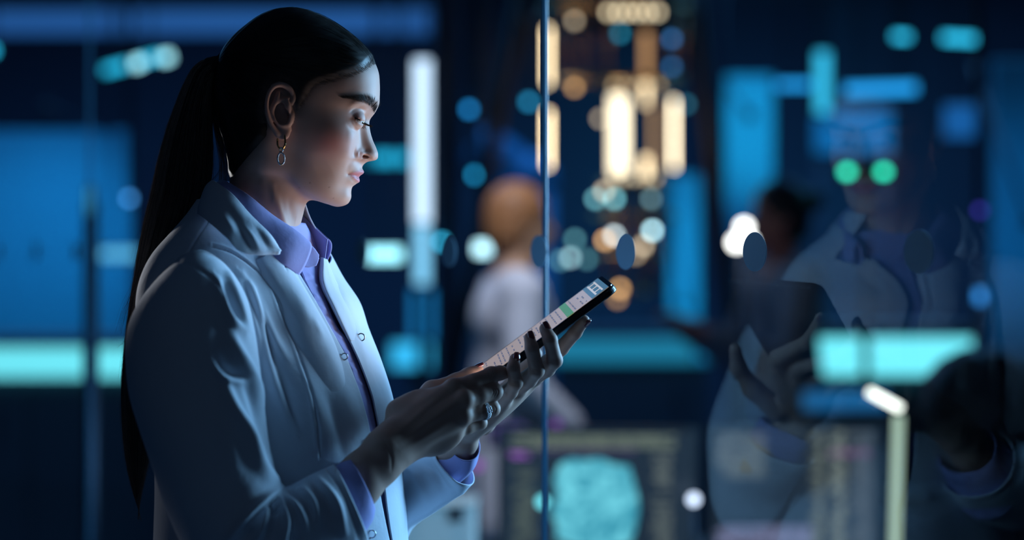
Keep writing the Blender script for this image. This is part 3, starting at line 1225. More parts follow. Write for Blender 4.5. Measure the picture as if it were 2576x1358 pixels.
# lashes: fans of tapered hairs along the upper lid
for sg in (1, -1):
    paths = []
    Ls = crsm([(899, 303.2), (904, 306.4), (911, 310), (919, 313.6), (922, 315)], 60)
    wz = np.linspace(41, 22, 60)
    for k in range(60):
        for rep in range(6):
            x, y = Ls[k] + NR.uniform(-.5, .5, 2)
            p0 = surf_at(x, y)[0]
            t = k / 59
            dirv = np.array([.62 + .5 * t, -.55 + .75 * t, -.55])
            dirv += NR.uniform(-.16, .16, 3)
            dirv /= np.linalg.norm(dirv)
            ln = NR.uniform(.0045, .0080) * (.8 + .3 * t)
            P = [p0 - dirv * .0006 + dirv * ln * s + np.array([.25, -.2, .9]) * ln * .28 * s * s for s in np.linspace(0, 1, 6)]
            paths.append(np.array(P) if sg > 0 else mirror(P))
        # lower lashes
    for k in range(26):
        t = NR.rand()
        p0 = surf_at(904.5 + 15 * t, 316 + 4 * t)[0]
        dirv = np.array([.5, -.35 + .3 * t, -.8]) + NR.uniform(-.15, .15, 3)
        P = [p0 + dirv * .0045 * s for s in np.linspace(0, 1, 4)]
        paths.append(np.array(P) if sg > 0 else mirror(P))
    strands('eyelashes', paths, .00011, lashm, woman)
    # dark line along the lid
# brows
browm = mat('dark_brow', (.008, .006, .006), .6)
for sg in (1, -1):
    paths = []
    top = crsm([(874, 256), (890, 254.5), (905, 252), (922, 251), (938, 254), (949, 264)], 50)
    bot = crsm([(874, 257.5), (890, 259), (905, 263), (921, 266), (935, 273), (941, 287)], 50)
    for _ in range(800):
        t = NR.rand() ** .75
        k = int(t * 49)
        u = NR.rand()
        x, y = top[k] * (1 - u) + bot[k] * u
        p, n = surf_at(x, y)
        # hairs run up and back
        tx = np.array([-.85 + .5 * t ** 3, .1, .35 + .9 * t * (u - .2) + .5 * t ** 3])
        tx -= n * (tx @ n)
        tx /= np.linalg.norm(tx) + 1e-9
        ln = NR.uniform(.004, .0075)
        P = np.array([p + tx * ln * s + n * (.0002 + .0011 * s * (1 - .5 * s)) for s in np.linspace(0, 1, 5)])
        paths.append(P if sg > 0 else mirror(P))
    strands('eyebrow', paths, .00012, browm, woman)

# ------------------------------------------------------------------ the woman: torso, arms and hands under and out of the clothes
def to_obj(name, V, F):
    bm = bmesh.new()
    vs = [bm.verts.new(v) for v in V]
    for q in F:
        bm.faces.new([vs[i] for i in q])
    bmesh.ops.recalc_face_normals(bm, faces=bm.faces)
    me = bpy.data.meshes.new(name)
    bm.to_mesh(me)
    bm.free()
    o = bpy.data.objects.new(name, me)
    C.objects.link(o)
    return o


def pts(L):
    return [tuple(W(*p)) for p in L]


PSI = math.radians(25.5)
TF = np.array([math.cos(PSI), -math.sin(PSI)])       # the way her chest faces, in (X, depth)
TR = np.array([-math.sin(PSI), -math.cos(PSI)])      # towards her right arm


def torso_pt(px, py, u, v, dz=0.):
    c = W(px, py)
    return (c[0] + TF[0] * u + TR[0] * v, c[1] + TF[1] * u + TR[1] * v, c[2] + dz)


RSH, REL, RWR = W(478, 805, -.140), W(545, 1405, -.185), W(850, 1240, -.155)
LSH = torso_pt(612, 790, -.01, -.135)
LEL, LWR = W(915, 1262, .178), W(1075, 1205, .112)
f = Field((-.50, 2.0, .70), (.10, 2.62, 1.50), .006)
for py, cx, a, b in ((690, 625, .075, .05), (760, 612, .125, .075), (860, 620, .115, .08), (980, 645, .10, .075), (1120, 665, .085, .07), (1260, 685, .09, .075), (1400, 700, .11, .085), (1600, 705, .12, .09)):
    f.ell(torso_pt(cx, py, 0, 0), (b + .002, a + .004, .085), .03, Matrix.Rotation(-PSI, 3, 'Z'))
f.ell(torso_pt(650, 880, .055, 0), (.035, .09, .06), .03, Matrix.Rotation(-PSI, 3, 'Z'))
f.cone(W(640, 640), W(615, 760), .048, .050, .03)
f.cone(torso_pt(612, 735, 0, .03), RSH, .042, .036, .02)
f.cone(torso_pt(612, 735, 0, -.03), LSH, .042, .036, .02)
f.chain([RSH, REL], [.036, .036], .02)
f.chain([LSH, LEL], [.036, .036], .02)
f.chain([LEL, LWR], [.036, .027], .01)
f.chain([REL, RWR], [.036, .028], .01)
V, F = f.mesh()
UNION.append(to_obj('torso', relax(V, F, 3), F))

# right hand, back of the hand towards the camera, holding the lower corner of the tablet
f = Field(np.array(W(770, 1340, -.21)) - .01, np.array(W(1310, 880, .03)) + .01, .00095)
f.chain(pts([(800, 1275, -.155), (906, 1187, -.150), (968, 1122, -.137)]), [.0215, .0195, .0190], .012)
f.chain(pts([(820, 1300, -.155), (906, 1229, -.150), (962, 1168, -.137)]), [.0215, .0195, .0190], .012)
f.chain(pts([(968, 1122, -.137), (990, 1092, -.128)]), [.019, .0155], .012)
f.chain(pts([(962, 1168, -.137), (1000, 1142, -.130)]), [.019, .0155], .012)
RMC = [((985, 1090, -.127), (1140, 978, -.100)), ((995, 1108, -.133), (1166, 1006, -.108)), ((1000, 1132, -.132), (1162, 1047, -.106)), ((995, 1152, -.126), (1136, 1087, -.096))]
for (a, b), ra, rb in zip(RMC, (.0135, .014, .0135, .013), (.0112, .0116, .0110, .0100)):
    f.cone(W(*a), W(*b), ra, rb, .009)
f.ell(W(1075, 1062, -.098), (.040, .016, .036), .014, Matrix.Rotation(.62, 3, 'Y'))
f.ell(W(1030, 1060, -.105), (.030, .016, .020), .012, Matrix.Rotation(.7, 3, 'Y'))
RFG = [
    ([(1140, 978, -.100), (1190, 961, -.094), (1236, 943, -.083), (1258, 938, -.072), (1270, 937, -.067)], [.0108, .0088, .0092, .0080, .0074]),
    ([(1166, 1006, -.108), (1208, 995, -.098), (1244, 985, -.086), (1232, 973, -.060), (1205, 966, -.050)], [.0112, .0090, .0092, .0080, .0070]),
    ([(1162, 1047, -.106), (1202, 1037, -.096), (1238, 1028, -.084), (1226, 1012, -.058), (1198, 1003, -.048)], [.0106, .0086, .0088, .0076, .0068]),
    ([(1136, 1087, -.096), (1174, 1075, -.088), (1207, 1063, -.078), (1197, 1046, -.056), (1175, 1036, -.048)], [.0098, .0078, .0080, .0068, .0060]),
]
for P, r in RFG:
    f.chain(pts(P), r, .0035)
# knuckles and tendons
for p in ((1140, 974, -.105), (1168, 1003, -.114), (1164, 1045, -.112), (1138, 1086, -.101)):
    f.ell(W(*p), (.0085, .0065, .0085), .006)
f.chain(pts([(998, 1084, -.105), (1040, 1030, -.085), (1088, 985, -.055), (1148, 961, -.031), (1180, 946, -.024), (1201, 935, -.022)]), [.0165, .0145, .0120, .0096, .0094, .0080], .006)
f.cone(W(1088, 990, -.055), W(1120, 1000, -.085), .008, .010, .010)
V, F = f.mesh()
V = relax(V, F, 3, .5)
N = vnormals(V, F)
if N[V[:, 1].argmin(), 1] > 0:
    N = -N
PX = project(V)
nearm = np.clip(-N[:, 1] * 3, 0, 1)
for l in ([(1000, 1090), (1060, 1035), (1125, 985)], [(1010, 1112), (1080, 1060), (1150, 1012)], [(1010, 1132), (1080, 1092), (1145, 1052)]):
    brush(V, N, PX, l, 9, .0010, mask=nearm)
for l in ([(1232, 930), (1238, 944), (1236, 956)], [(1240, 974), (1248, 985), (1242, 998)], [(1234, 1017), (1242, 1028), (1238, 1040)]):
    for o_ in (-6, 0, 6):
        brush(V, N, PX, [(x + o_, y) for x, y in l], 1.6, -.0005, mask=nearm)
brush(V, N, PX, [(962, 1100), (985, 1150), (985, 1185)], 4, -.0006, mask=nearm)
UNION.append(to_obj('hand_r', V, F))

# left hand, palm up under the tablet, fingertips curled over its near edge
f = Field(np.array(W(1020, 1330, -.13)) - .01, np.array(W(1520, 770, .13)) + .015, .00095)
f.chain(pts([(1055, 1218, .122), (1108, 1168, .100), (1156, 1108, .056)]), [.022, .0185, .0175], .012)
f.chain(pts([(1072, 1226, .108), (1124, 1176, .084), (1168, 1112, .036)]), [.021, .0180, .0170], .012)
LMC = [((1180, 1078, .014), (1262, 1008, -.022)), ((1184, 1074, .024), (1302, 974, -.012)), ((1188, 1068, .036), (1346, 944, .002)), ((1192, 1060, .046), (1380, 914, .024))]
for (a, b), ra, rb in zip(LMC, (.0135, .0135, .0135, .0135), (.0105, .0108, .0108, .0105)):
    f.cone(W(*a), W(*b), ra, rb, .010)
f.ell(W(1262, 1018, .012), (.048, .030, .013), .012, Matrix.Rotation(-.74, 3, 'Y'))
LFG = [
    ([(1262, 1008, -.022), (1284, 985, -.048), (1297, 962, -.068), (1291, 926, -.0795), (1295, 902, -.0745)], [.0105, .0082, .0080, .0071, .0062]),
    ([(1302, 974, -.012), (1332, 955, -.046), (1350, 932, -.072), (1338, 877, -.0845), (1332, 850, -.0785)], [.0108, .0086, .0086, .0075, .0065]),
    ([(1346, 944, .002), (1377, 928, -.040), (1395, 906, -.070), (1384, 854, -.0845), (1371, 827, -.0785)], [.0108, .0088, .0089, .0078, .0067]),
    ([(1380, 914, .024), (1396, 893, .002), (1412, 875, -.020), (1447, 836, -.040), (1470, 806, -.050)], [.0105, .0088, .0086, .0076, .0064]),
]
for P, r in LFG:
    f.chain(pts(P), r, .0035)
f.chain(pts([(1215, 1062, .060), (1262, 1000, .084), (1312, 940, .094), (1348, 890, .090)]), [.0155, .0125, .0098, .0080], .008)
V, F = f.mesh()
V = relax(V, F, 3, .5)
N = vnormals(V, F)
if N[V[:, 1].argmin(), 1] > 0:
    N = -N
PX = project(V)
nearm = np.clip(-N[:, 1] * 3, 0, 1)
for l in ([(1280, 960), (1306, 966)], [(1335, 930), (1360, 938)], [(1380, 905), (1408, 912)], [(1280, 926), (1303, 926)], [(1326, 877), (1350, 877)], [(1372, 853), (1396, 853)]):
    for o_ in (-5, 0, 5):
        brush(V, N, PX, [(x, y + o_) for x, y in l], 1.5, -.0004, mask=nearm)
UNION.append(to_obj('hand_l', V, F))

#BODYTMP
union(body, UNION)
body.name = 'body'
body.data.materials.clear()
body.data.materials.append(skin)
body.parent = woman
body.location = -woman.location
Vb = get_mesh(body)

SX = 1288 + Vb[:, 0] / WY * FPX
SY = 679 - (Vb[:, 2] - CAMZ) / WY * FPX
SW = np.abs(Vb[:, 1] - WY) * 1000
SP = np.stack([SX, SY], -1)


def blob(x, y, rx, ry, wmin=0, wmax=999):
    return np.exp(-((SX - x) / rx) ** 2 - ((SY - y) / ry) ** 2) * np.clip((SW - wmin) / 4 + .5, 0, 1) * np.clip((wmax - SW) / 4 + .5, 0, 1)


col = np.tile(np.array([.53, .33, .265]), (len(Vb), 1))


def mixc(c, k):
    global col
    col = col * (1 - k[:, None]) + np.array(c) * k[:, None]


head_part = np.clip((700 - SY) / 20, 0, 1) * (SX < 965)
mixc((.50, .17, .16), .75 * blob(840, 365, 44, 36, 25) * head_part)
mixc((.50, .23, .20), .5 * blob(910, 390, 12, 14, 10) * head_part)
mixc((.45, .22, .20), .6 * blob(904, 297, 16, 11, 16) * head_part)
mixc((.50, .22, .18), .5 * blob(722, 290, 30, 62, 66) * head_part)
lip = np.array([(880.5, 439), (890, 436.5), (903, 431.5), (911, 428.3), (916, 427.5), (925, 440), (910, 462), (902.5, 460.5), (895, 454.5), (887, 446)])
ld, _, _ = seg_dist(SP, np.concatenate([lip, lip[:1]]))
kl = np.clip(np.where(inside(SP, lip), ld, -ld) / 2.2 + .5, 0, 1) * (SW < 26)
mixc((.50, .17, .19), .9 * kl * head_part)
mixc((.22, .06, .06), .7 * np.exp(-(seg_dist(SP, [(881, 440), (888, 441), (895, 443), (905, 446.5)])[0] / 1.5) ** 2) * (SW < 25))
mixc((.16, .05, .04), .8 * blob(921, 397.5, 7, 3.5, 4, 15) * head_part)
brow_line = crsm([(876, 256), (890, 257), (905, 258), (921, 259), (935, 263), (945, 275)], 30)
bd, bt_, _ = seg_dist(SP, brow_line)
mixc((.05, .03, .025), (.35 + .4 * bt_) * np.exp(-(bd / (2.0 + 6 * bt_)) ** 2) * head_part * (SW > 4))
for x, y, r in ((790, 464, 1.6), (835, 474, 1.4), (844, 500, 1.2), (762, 476, 1.0)):
    mixc((.16, .07, .05), .9 * blob(x, y, r, r, 8))
hd, _, _ = seg_dist(SP, HAIRLINE)
sd_ = np.where(inside(SP, poly), hd, -hd)
mixc((.03, .022, .018), np.clip((sd_ + 30) / 42, 0, .97) ** 1.8 * head_part * (SW < 72.5))
set_color(body, col)

# ------------------------------------------------------------------ fingernails
nailm = mat('nail_polish', (.22, .045, .05), .12, coat=1., var=.03)


def nail(tip, along, out, wd=.0052, ln=.0062, thick=.0012):
    a = Vector(along).normalized()
    o = Vector(out)
    o = (o - a * o.dot(a)).normalized()
    s = a.cross(o)
    G = []
    for i in range(9):
        row = []
        t = i / 8
        ww = wd * (1 - .25 * abs(2 * t - 1) ** 3) * (.96 if t < .9 else .85)
        for j in range(9):
            q = (j / 8 - .5) * 2
            row.append(Vector(tip) + a * (t - .5) * 2 * ln + s * q * ww + o * (.0006 - .0028 * q * q + .0006 * math.sin(PI * t)))
        G.append(row)
    return solid_patch('fingernail', np.array(G, float), thick, nailm, woman)


def nail_on(P, r, out, back=.55):
    a = Vector(W(*P[-1])) - Vector(W(*P[-2]))
    o = Vector(out)
    o = (o - a.normalized() * o.dot(a.normalized())).normalized()
    nail(Vector(W(*P[-1])) + o * (r[-1] * .93), a, o, r[-1] * .80, .0062)


for (P, r), out in zip(LFG, ((.55, -.75, .35), (.55, -.75, .35), (.6, -.7, .3), (.75, -.45, -.35))):
    nail_on(P, r, out)
for (P, r), out in zip(RFG, ((.35, -.5, .8), (.9, .2, .2), (.9, .2, .2), (.9, .2, .2))):
    if P is RFG[0][0]:
        nail_on(P, r, out)
nail(Vector(W(1206, 933, -.022)) + Vector((-.30, .05, .95)) * .0074, (.75, .05, .35), (-.35, -.1, .95), .0062, .0068)

# ------------------------------------------------------------------ tablet
tN1, tF1, tN0 = Vector(W(1543, 714, -.066)), Vector(W(1490, 709, .066)), Vector(W(1184, 981, -.066))
ex = (tN1 - tN0).normalized()
ey = tF1 - tN1
tw = ey.length
ey = (ey - ex * ey.dot(ex)).normalized()
en = ex.cross(ey)
if en.z < 0:
    en = -en
tl = (tN1 - tN0).length
tc0 = (tN0 + tN1) / 2 + ey * tw / 2
TH = .0095
tablet = empty('tablet', tc0 - en * TH / 2, 'black tablet with a lit page, held up in the hands of the woman in profile', 'tablet')


def slab(name, x0, x1, y0, y1, z0, z1, m, rad=0., parent=None, seg=6, bev=0.):
    """rounded rectangle in the tablet's own axes: x along its length from the lower end, y from the near to the far edge"""
    bm = bmesh.new()
    P = []
    if rad:
        for cx, cy, a0 in ((x1 - rad, y1 - rad, 0), (x0 + rad, y1 - rad, 90), (x0 + rad, y0 + rad, 180), (x1 - rad, y0 + rad, 270)):
            for k in range(seg + 1):
                a = math.radians(a0 + 90 * k / seg)
                P.append((cx + rad * math.cos(a), cy + rad * math.sin(a)))
    else:
        P = [(x1, y1), (x0, y1), (x0, y0), (x1, y0)]
    o = tN0
    vs = [bm.verts.new(o + ex * x + ey * y + en * z0) for x, y in P]
    fc = bm.faces.new(vs)
    r = bmesh.ops.extrude_face_region(bm, geom=[fc])
    nvs = [v for v in r['geom'] if isinstance(v, bmesh.types.BMVert)]
    bmesh.ops.translate(bm, verts=nvs, vec=en * (z1 - z0))
    if bev:
        es = [e for e in bm.edges if all(v in nvs for v in e.verts)] + [e for e in bm.edges if all(v in vs for v in e.verts)]
        bmesh.ops.bevel(bm, geom=es, offset=bev, segments=3, affect='EDGES', profile=.5)
    return bm_obj(name, bm, m, parent, smooth=False)


blackp = mat('black_shell', (.012, .013, .016), .35, coat=.3, var=.1)
slab('shell', 0, tl, 0, tw, -TH, -.0012, blackp, .014, tablet, 8, .0022)
slab('screen_glass', .0008, tl - .0008, .0008, tw - .0008, -.0012, -.0002, mat('black_glass', (.008, .009, .012), .06, coat=1.), .0132, tablet, 8)
SCR = .50
page = mat('lit_page', (.02, .02, .02), .2, emit=(1.0, .77, .66), estr=SCR * .62, var=.02)
scr = slab('screen', .010, tl - .006, .0055, tw - .0055, -.0002, .0000, page, 0, tablet)
X = lambda t: .010 + (tl - .016) * t
Yt = lambda t: .0055 + (tw - .011) * t
teal = mat('lit_teal', (.02, .02, .02), .2, emit=(.16, .34, .42), estr=SCR * .5, var=.02)
slab('header', X(.875), X(1), Yt(0), Yt(1), .0000, .0003, teal, 0, scr)
slab('footer', X(0), X(.05), Yt(0), Yt(1), .0000, .0003, teal, 0, scr)
wht = mat('lit_white', (.02, .02, .02), .2, emit=(1, .96, .93), estr=SCR * .9, var=.02)
for a, b, c, d in ((.905, .918, .08, .92), (.955, .967, .08, .92), (.918, .955, .24, .29), (.918, .955, .52, .57), (.918, .955, .80, .85)):
    slab('header_tile', X(a), X(b), Yt(c), Yt(d), .0003, .0005, wht, 0, scr)
slab('green_row', X(.685), X(.735), Yt(0), Yt(1), .0000, .0003, mat('lit_green', (.02, .02, .02), .2, emit=(.15, .50, .05), estr=SCR * .75, var=.02), 0, scr)
inkm = mat('lit_text', (.02, .02, .02), .3, emit=(.45, .33, .33), estr=SCR * .5, var=.02)
bm = bmesh.new()
tr = random.Random(3)
t = .09
while t < .86:
    if not (.66 < t < .75):
        y = .08
        while y < .9:
            ww = tr.uniform(.06, .22)
            if tr.random() < .72:
                x0, x1, y0, y1 = X(t), X(t + .010), Yt(y), Yt(min(.93, y + ww))
                vs = [bm.verts.new(tN0 + ex * a + ey * b + en * .0003) for a, b in ((x0, y0), (x1, y0), (x1, y1), (x0, y1))]
                fc = bm.faces.new(vs)
            y += ww + .03
    t += tr.choice((.028, .028, .04, .055))
o = bm_obj('text_lines', bm, inkm, scr)
tag(o, kind='stuff')
bt = box('side_button', tN1 - ex * .022 - ey * .0002 - en * .005, (.016, .0012, .0022), blackp, tablet, Matrix((ex, ey, en)).transposed(), .0004)

# the light the page throws, strongest straight off the screen as with any flat panel
ld_ = bpy.data.lights.new('screen_light', 'AREA')
ld_.shape = 'RECTANGLE'
ld_.size, ld_.size_y = tl * .9, tw * .85
ld_.energy = .28
ld_.color = (1, .87, .80)
ld_.spread = math.radians(130)
lo_ = bpy.data.objects.new('screen_light', ld_)
C.objects.link(lo_)
lo_.parent = tablet
lo_.location = tc0 + en * .002 - worldloc(tablet)
lo_.rotation_euler = Matrix((ex, en.cross(ex) * -1, -en)).transposed().to_euler() if False else (en).to_track_quat('-Z', 'X').to_euler()

# ------------------------------------------------------------------ the woman: lab coat, shirt, trousers, shoes
coatm = mat('white_coat_cloth', (.62, .67, .76), .85, bump=.30, bscale=75, sheen=.12, var=.03, vscale=30, spec=.2)
shirtm = mat('lavender_shirt_cloth', (.34, .33, .64), .8, bump=.25, bscale=90, sheen=.12, var=.03, vscale=30, spec=.25)
seamm = coatm

# rows of the coat body: py, centre px, half width, front depth, back depth (metres in her own axes)
ROWS = np.array([
    (500, 640, .066, .052, .062), (545, 632, .082, .060, .070), (590, 626, .108, .068, .078), (640, 621, .138, .076, .086), (700, 618, .158, .091, .092), (760, 622, .168, .112, .096),
    (830, 629, .168, .124, .097), (900, 640, .166, .136, .097), (1000, 652, .163, .150, .096), (1100, 660, .160, .157, .098), (1200, 668, .160, .158, .104),
    (1300, 676, .163, .158, .112), (1360, 680, .165, .157, .116), (1600, 690, .185, .165, .135), (2100, 700, .215, .185, .165), (2480, 705, .225, .195, .175)], float)


def row(py):
    return np.array([np.interp(py, ROWS[:, 0], ROWS[:, i]) for i in range(1, 5)])


def row_s(py):
    return cr_eval(ROWS, np.interp(py, ROWS[:, 0], np.arange(len(ROWS))))


def ring_pt(py, th, grow=0., dy=None):
    """points of the torso ring at photograph height py; th from her front towards her right; arrays broadcast"""
    py = np.atleast_1d(np.asarray(py, float))
    Rw = row_s(py)
    cx, a, bf, bb = (Rw[:, i] for i in range(1, 5))
    a, bf, bb = a + grow, bf + grow, bb + grow
    th = np.asarray(th, float)
    ct, st = np.cos(th), np.sin(th)
    b = np.where(ct > 0, bf, bb)
    u, v = b * ct, a * st
    X = (cx - 1288) / FPX * WY + TF[0] * u + TR[0] * v
    Y = WY + TF[1] * u + TR[1] * v
    Z = CAMZ - (py - 679) / FPX * WY + 0 * u
    return np.stack([X, Y, Z], -1)


def th_for(py, px, grow=0.):
    """angle on the visible front at which the ring is seen at pixel column px"""
    th = np.linspace(math.radians(-40), math.radians(100), 400)
    P = ring_pt(np.full(400, py), th, grow)
    q = 1288 + P[:, 0] / P[:, 1] * FPX
    k = q.argmax()
    th, q = th[k:], q[k:]
    return np.interp(-px, -q, th)


# right (near) and left (far) front edges of the coat: photograph row -> column
RE = np.array([(500, 585), (560, 630), (600, 668), (640, 708), (690, 752), (770, 800), (854, 848), (889, 868), (940, 889), (980, 904), (1040, 921), (1085, 931), (1150, 943), (1243, 955), (1310, 967), (1360, 977), (1600, 985), (2480, 990)], float)
LE = np.array([(500, 2000), (630, 2000), (660, 812), (712, 806), (774, 836), (821, 859), (854, 878), (900, 900), (945, 918), (991, 935), (1060, 950), (1150, 960), (1243, 967), (1310, 975), (1360, 983), (1600, 990), (2480, 995)], float)
NRW, NCL = 340, 440
pys = np.concatenate([np.linspace(505, 1400, 280), np.linspace(1410, 2480, 60)])
thR = np.array([th_for(p, np.interp(p, RE[:, 0], RE[:, 1])) for p in pys])
thL = np.array([th_for(p, np.interp(p, LE[:, 0], LE[:, 1])) for p in pys])
thL = np.minimum(thL, thR - .02)
k_ = np.ones(9) / 9
thR = np.convolve(np.pad(thR, 4, 'edge'), k_, 'valid')
thL = np.convolve(np.pad(thL, 4, 'edge'), k_, 'valid')
tcol = np.linspace(0, 1, NCL)
tcol = .5 * tcol + .5 * (.5 - .5 * np.cos(PI * tcol))
TH = thR[:, None] + (thL[:, None] + 2 * PI - thR[:, None]) * tcol[None]
G = np.stack([ring_pt(np.full(NCL, p), TH[i]) for i, p in enumerate(pys)])
# the lower coat hangs in soft folds
amp = np.clip((pys - 1150) / 900, 0, 1)[:, None] * .012
V = G.reshape(-1, 3)
F = grid_faces(NRW, NCL)
N = vnormals(V, F)
if (N[:, 0] * (V[:, 0] - V[:, 0].mean())).sum() < 0:
    F = F[:, ::-1].copy()
    N = -N
flipc = True
V += N * (amp * np.sin(TH * 7 + 1.2)).reshape(-1, 1)
PX = project(V)
near = np.clip(-N[:, 1] * 4 + .6, 0, 1)
cb = lambda line, wd, am, sharp=2., taper=True, skew=0.: brush(V, N, PX, line, wd, am, sharp, taper, near, skew)
cb([(605, 690), (632, 740), (648, 797), (668, 894), (702, 991), (745, 1088)], 13, .0060, skew=.3)
cb([(625, 720), (655, 790), (690, 860), (716, 900)], 11, .0050, skew=-.2)
cb([(598, 715), (620, 775), (640, 850), (650, 930)], 9, .0055)
cb([(640, 740), (668, 830), (690, 910)], 8, -.0030)
cb([(690, 900), (722, 1000), (742, 1100)], 18, -.0035)
cb([(760, 950), (800, 1040), (820, 1120)], 26, .0040)
cb([(850, 960), (885, 1040), (905, 1100)], 22, .0035)
cb([(820, 1000), (850, 1080), (862, 1150)], 16, -.0030)
cb([(535, 622), (575, 633), (612, 655), (680, 722), (706, 790), (745, 880), (779, 992), (796, 1080), (803, 1150)], 2.6, -.0030, taper=False)
cb([(530, 617), (570, 627), (607, 648), (676, 716), (701, 786), (740, 878), (774, 992), (791, 1080), (798, 1150)], 3.5, .0012, taper=False)
cb([(523, 560), (500, 595), (480, 630), (455, 690)], 2.6, -.0026, taper=False)
cb([(850, 700), (880, 790), (915, 900), (945, 1000)], 12, .0015)
G = V.reshape(NRW, NCL, 3)
coat = solid_patch('lab_coat', G, .0016, coatm, woman, flip=flipc)

# ---- sleeves: each ring from its outer to its inner end as seen, with middle depth and depth radius (and tilt of the near side)
SL = np.array([
    (452, 640, 466, 636, -.110, .012, 0, 0), (425, 668, 505, 628, -.125, .036, 0, 0), (388, 708, 550, 650, -.138, .056, 0, 0), (350, 757, 592, 695, -.150, .068, 0, 0), (324, 812, 622, 752, -.162, .073, 0, 0),
    (315, 870, 640, 825, -.172, .074, 0, 0), (317, 930, 652, 905, -.180, .073, 0, 0), (326, 1000, 663, 1000, -.186, .072, 0, 0), (350, 1080, 674, 1085, -.190, .071, 0, 0), (384, 1180, 688, 1165, -.192, .069, 0, 0),
    (424, 1300, 701, 1210, -.193, .067, 0, 0), (500, 1430, 707, 1229, -.192, .066, 0, 0), (630, 1495, 728, 1222, -.185, .064, 0, 0), (755, 1465, 772, 1198, -.176, .060, 0, 0), (855, 1412, 810, 1180, -.166, .056, 4, 2), (928, 1360, 840, 1167, -.158, .052, 10, 4)], float)


def tube_grid(S, nr, nc):
    h = np.hypot(*(np.diff((S[:, :2] + S[:, 2:4]) / 2, axis=0)).T) + np.hypot(*np.diff(S[:, 2:4], axis=0).T) * .5 + 5
    Q = cr_eval(S, np.interp(np.linspace(0, 1, nr), np.concatenate([[0], np.cumsum(h)]) / h.sum(), np.arange(len(S))))
    a = np.linspace(0, 2 * PI, nc, endpoint=False)
    c = (Q[:, None, :2] + Q[:, None, 2:4]) / 2
    hv = (Q[:, None, :2] - Q[:, None, 2:4]) / 2
    se = lambda x: np.sign(x) * np.abs(x) ** .9
    pxy = c + se(np.cos(a))[None, :, None] * hv - np.sin(a)[None, :, None] * Q[:, None, 6:8]
    d = Q[:, None, 4] + se(np.sin(a))[None] * Q[:, None, 5]
    return Wn(np.concatenate([pxy, d[..., None]], -1))


NS, NA = 260, 200
G = tube_grid(SL, NS, NA)
V = G.reshape(-1, 3).copy()
F = grid_faces(NS, NA, True)
N = vnormals(V, F)
sfl = False
if (N[:, 1] * (V[:, 1] - V[:, 1].mean())).sum() < 0:
    F = F[:, ::-1].copy()
    N = -N
    sfl = True
PX = project(V)
nm = np.clip(-N[:, 1] * 3 + .8, 0, 1)
sb = lambda line, wd, am, sharp=2., taper=True, skew=0.: brush(V, N, PX, line, wd, am, sharp, taper, nm, skew)
# folds from the armhole
sb([(545, 700), (559, 744), (580, 797), (614, 835)], 12, .0075, skew=.25)
sb([(575, 690), (592, 740), (612, 795), (626, 835)], 8, .0065, skew=.2)
sb([(560, 715), (580, 770), (606, 812)], 6, -.0040)
sb([(583, 840), (596, 870), (619, 913), (645, 965), (660, 1015)], 14, .0075, skew=.3)
sb([(542, 885), (555, 918), (578, 940), (614, 948)], 9, -.0065, skew=-.3)
sb([(535, 905), (552, 938), (580, 958), (612, 962)], 9, .0050)
sb([(566, 960), (590, 1020), (629, 1088), (662, 1172), (698, 1212)], 15, .0105, skew=.35)
sb([(619, 965), (650, 1050), (676, 1136)], 12, -.0055)
sb([(560, 1010), (578, 1100), (590, 1200)], 26, .0035)
sb([(540, 860), (560, 800), (548, 760)], 16, -.0030)
# the crush at the elbow
sb([(706, 1226), (668, 1252), (620, 1298), (575, 1352)], 13, .0100, skew=-.3)
sb([(692, 1255), (648, 1290), (608, 1340)], 8, -.0085)
sb([(672, 1275), (664, 1310), (640, 1365)], 10, .0070)
sb([(686, 1270), (684, 1310), (668, 1365)], 6, -.0070)
sb([(706, 1258), (722, 1300), (716, 1365)], 9, .0080, skew=.3)
sb([(682, 1272), (690, 1292), (700, 1280)], 5, -.0060)
sb([(716, 1250), (742, 1268), (762, 1300), (772, 1330)], 8, .0065)
sb([(740, 1235), (772, 1262), (790, 1300)], 7, -.0050)
sb([(760, 1225), (788, 1262), (800, 1320)], 8, .0050)
sb([(786, 1210), (822, 1262), (838, 1330)], 10, -.0040)
sb([(800, 1205), (846, 1260), (868, 1340)], 10, .0050)
sb([(640, 1330), (610, 1362)], 7, -.0060)
sb([(735, 1340), (750, 1390)], 9, -.0050)
# hem stitch of the cuff, armhole seam, back seam
sb([(822, 1178), (856, 1228), (884, 1290), (905, 1362)], 2.4, -.0020, taper=False)
sb([(430, 652), (485, 668), (532, 700), (556, 742), (560, 790)], 2.6, -.0022, taper=False)
V = relax(V, F, 2, .4)
sleeve = solid_patch('sleeve', V.reshape(NS, NA, 3), .0016, coatm, coat, close_c=True, flip=sfl)

# far sleeve
SL2 = np.array([
    (560, 690, 640, 660, .10, .03, 0, 0), (560, 760, 680, 720, .125, .055, 0, 0), (600, 850, 790, 820, .15, .068, 0, 0), (680, 1000, 880, 980, .17, .068, 0, 0), (780, 1180, 940, 1080, .18, .066, 0, 0),
    (900, 1400, 960, 1085, .17, .062, 0, 0), (990, 1420, 985, 1090, .155, .060, 2, 6), (1040, 1325, 1005, 1110, .125, .056, 6, 16), (1092, 1284, 1040, 1122, .105, .052, 8, 28), (1135, 1250, 1068, 1134, .088, .049, 8, 36), (1168, 1224, 1086, 1140, .076, .047, 8, 40), (1193, 1198, 1096, 1140, .068, .046, 8, 42)], float)
G = tube_grid(SL2, 160, 120)
V = G.reshape(-1, 3).copy()
F = grid_faces(160, 120, True)
N = vnormals(V, F)
sf2 = False
if (N[:, 1] * (V[:, 1] - V[:, 1].mean())).sum() < 0:
    F, N, sf2 = F[:, ::-1].copy(), -N, True
PX = project(V)
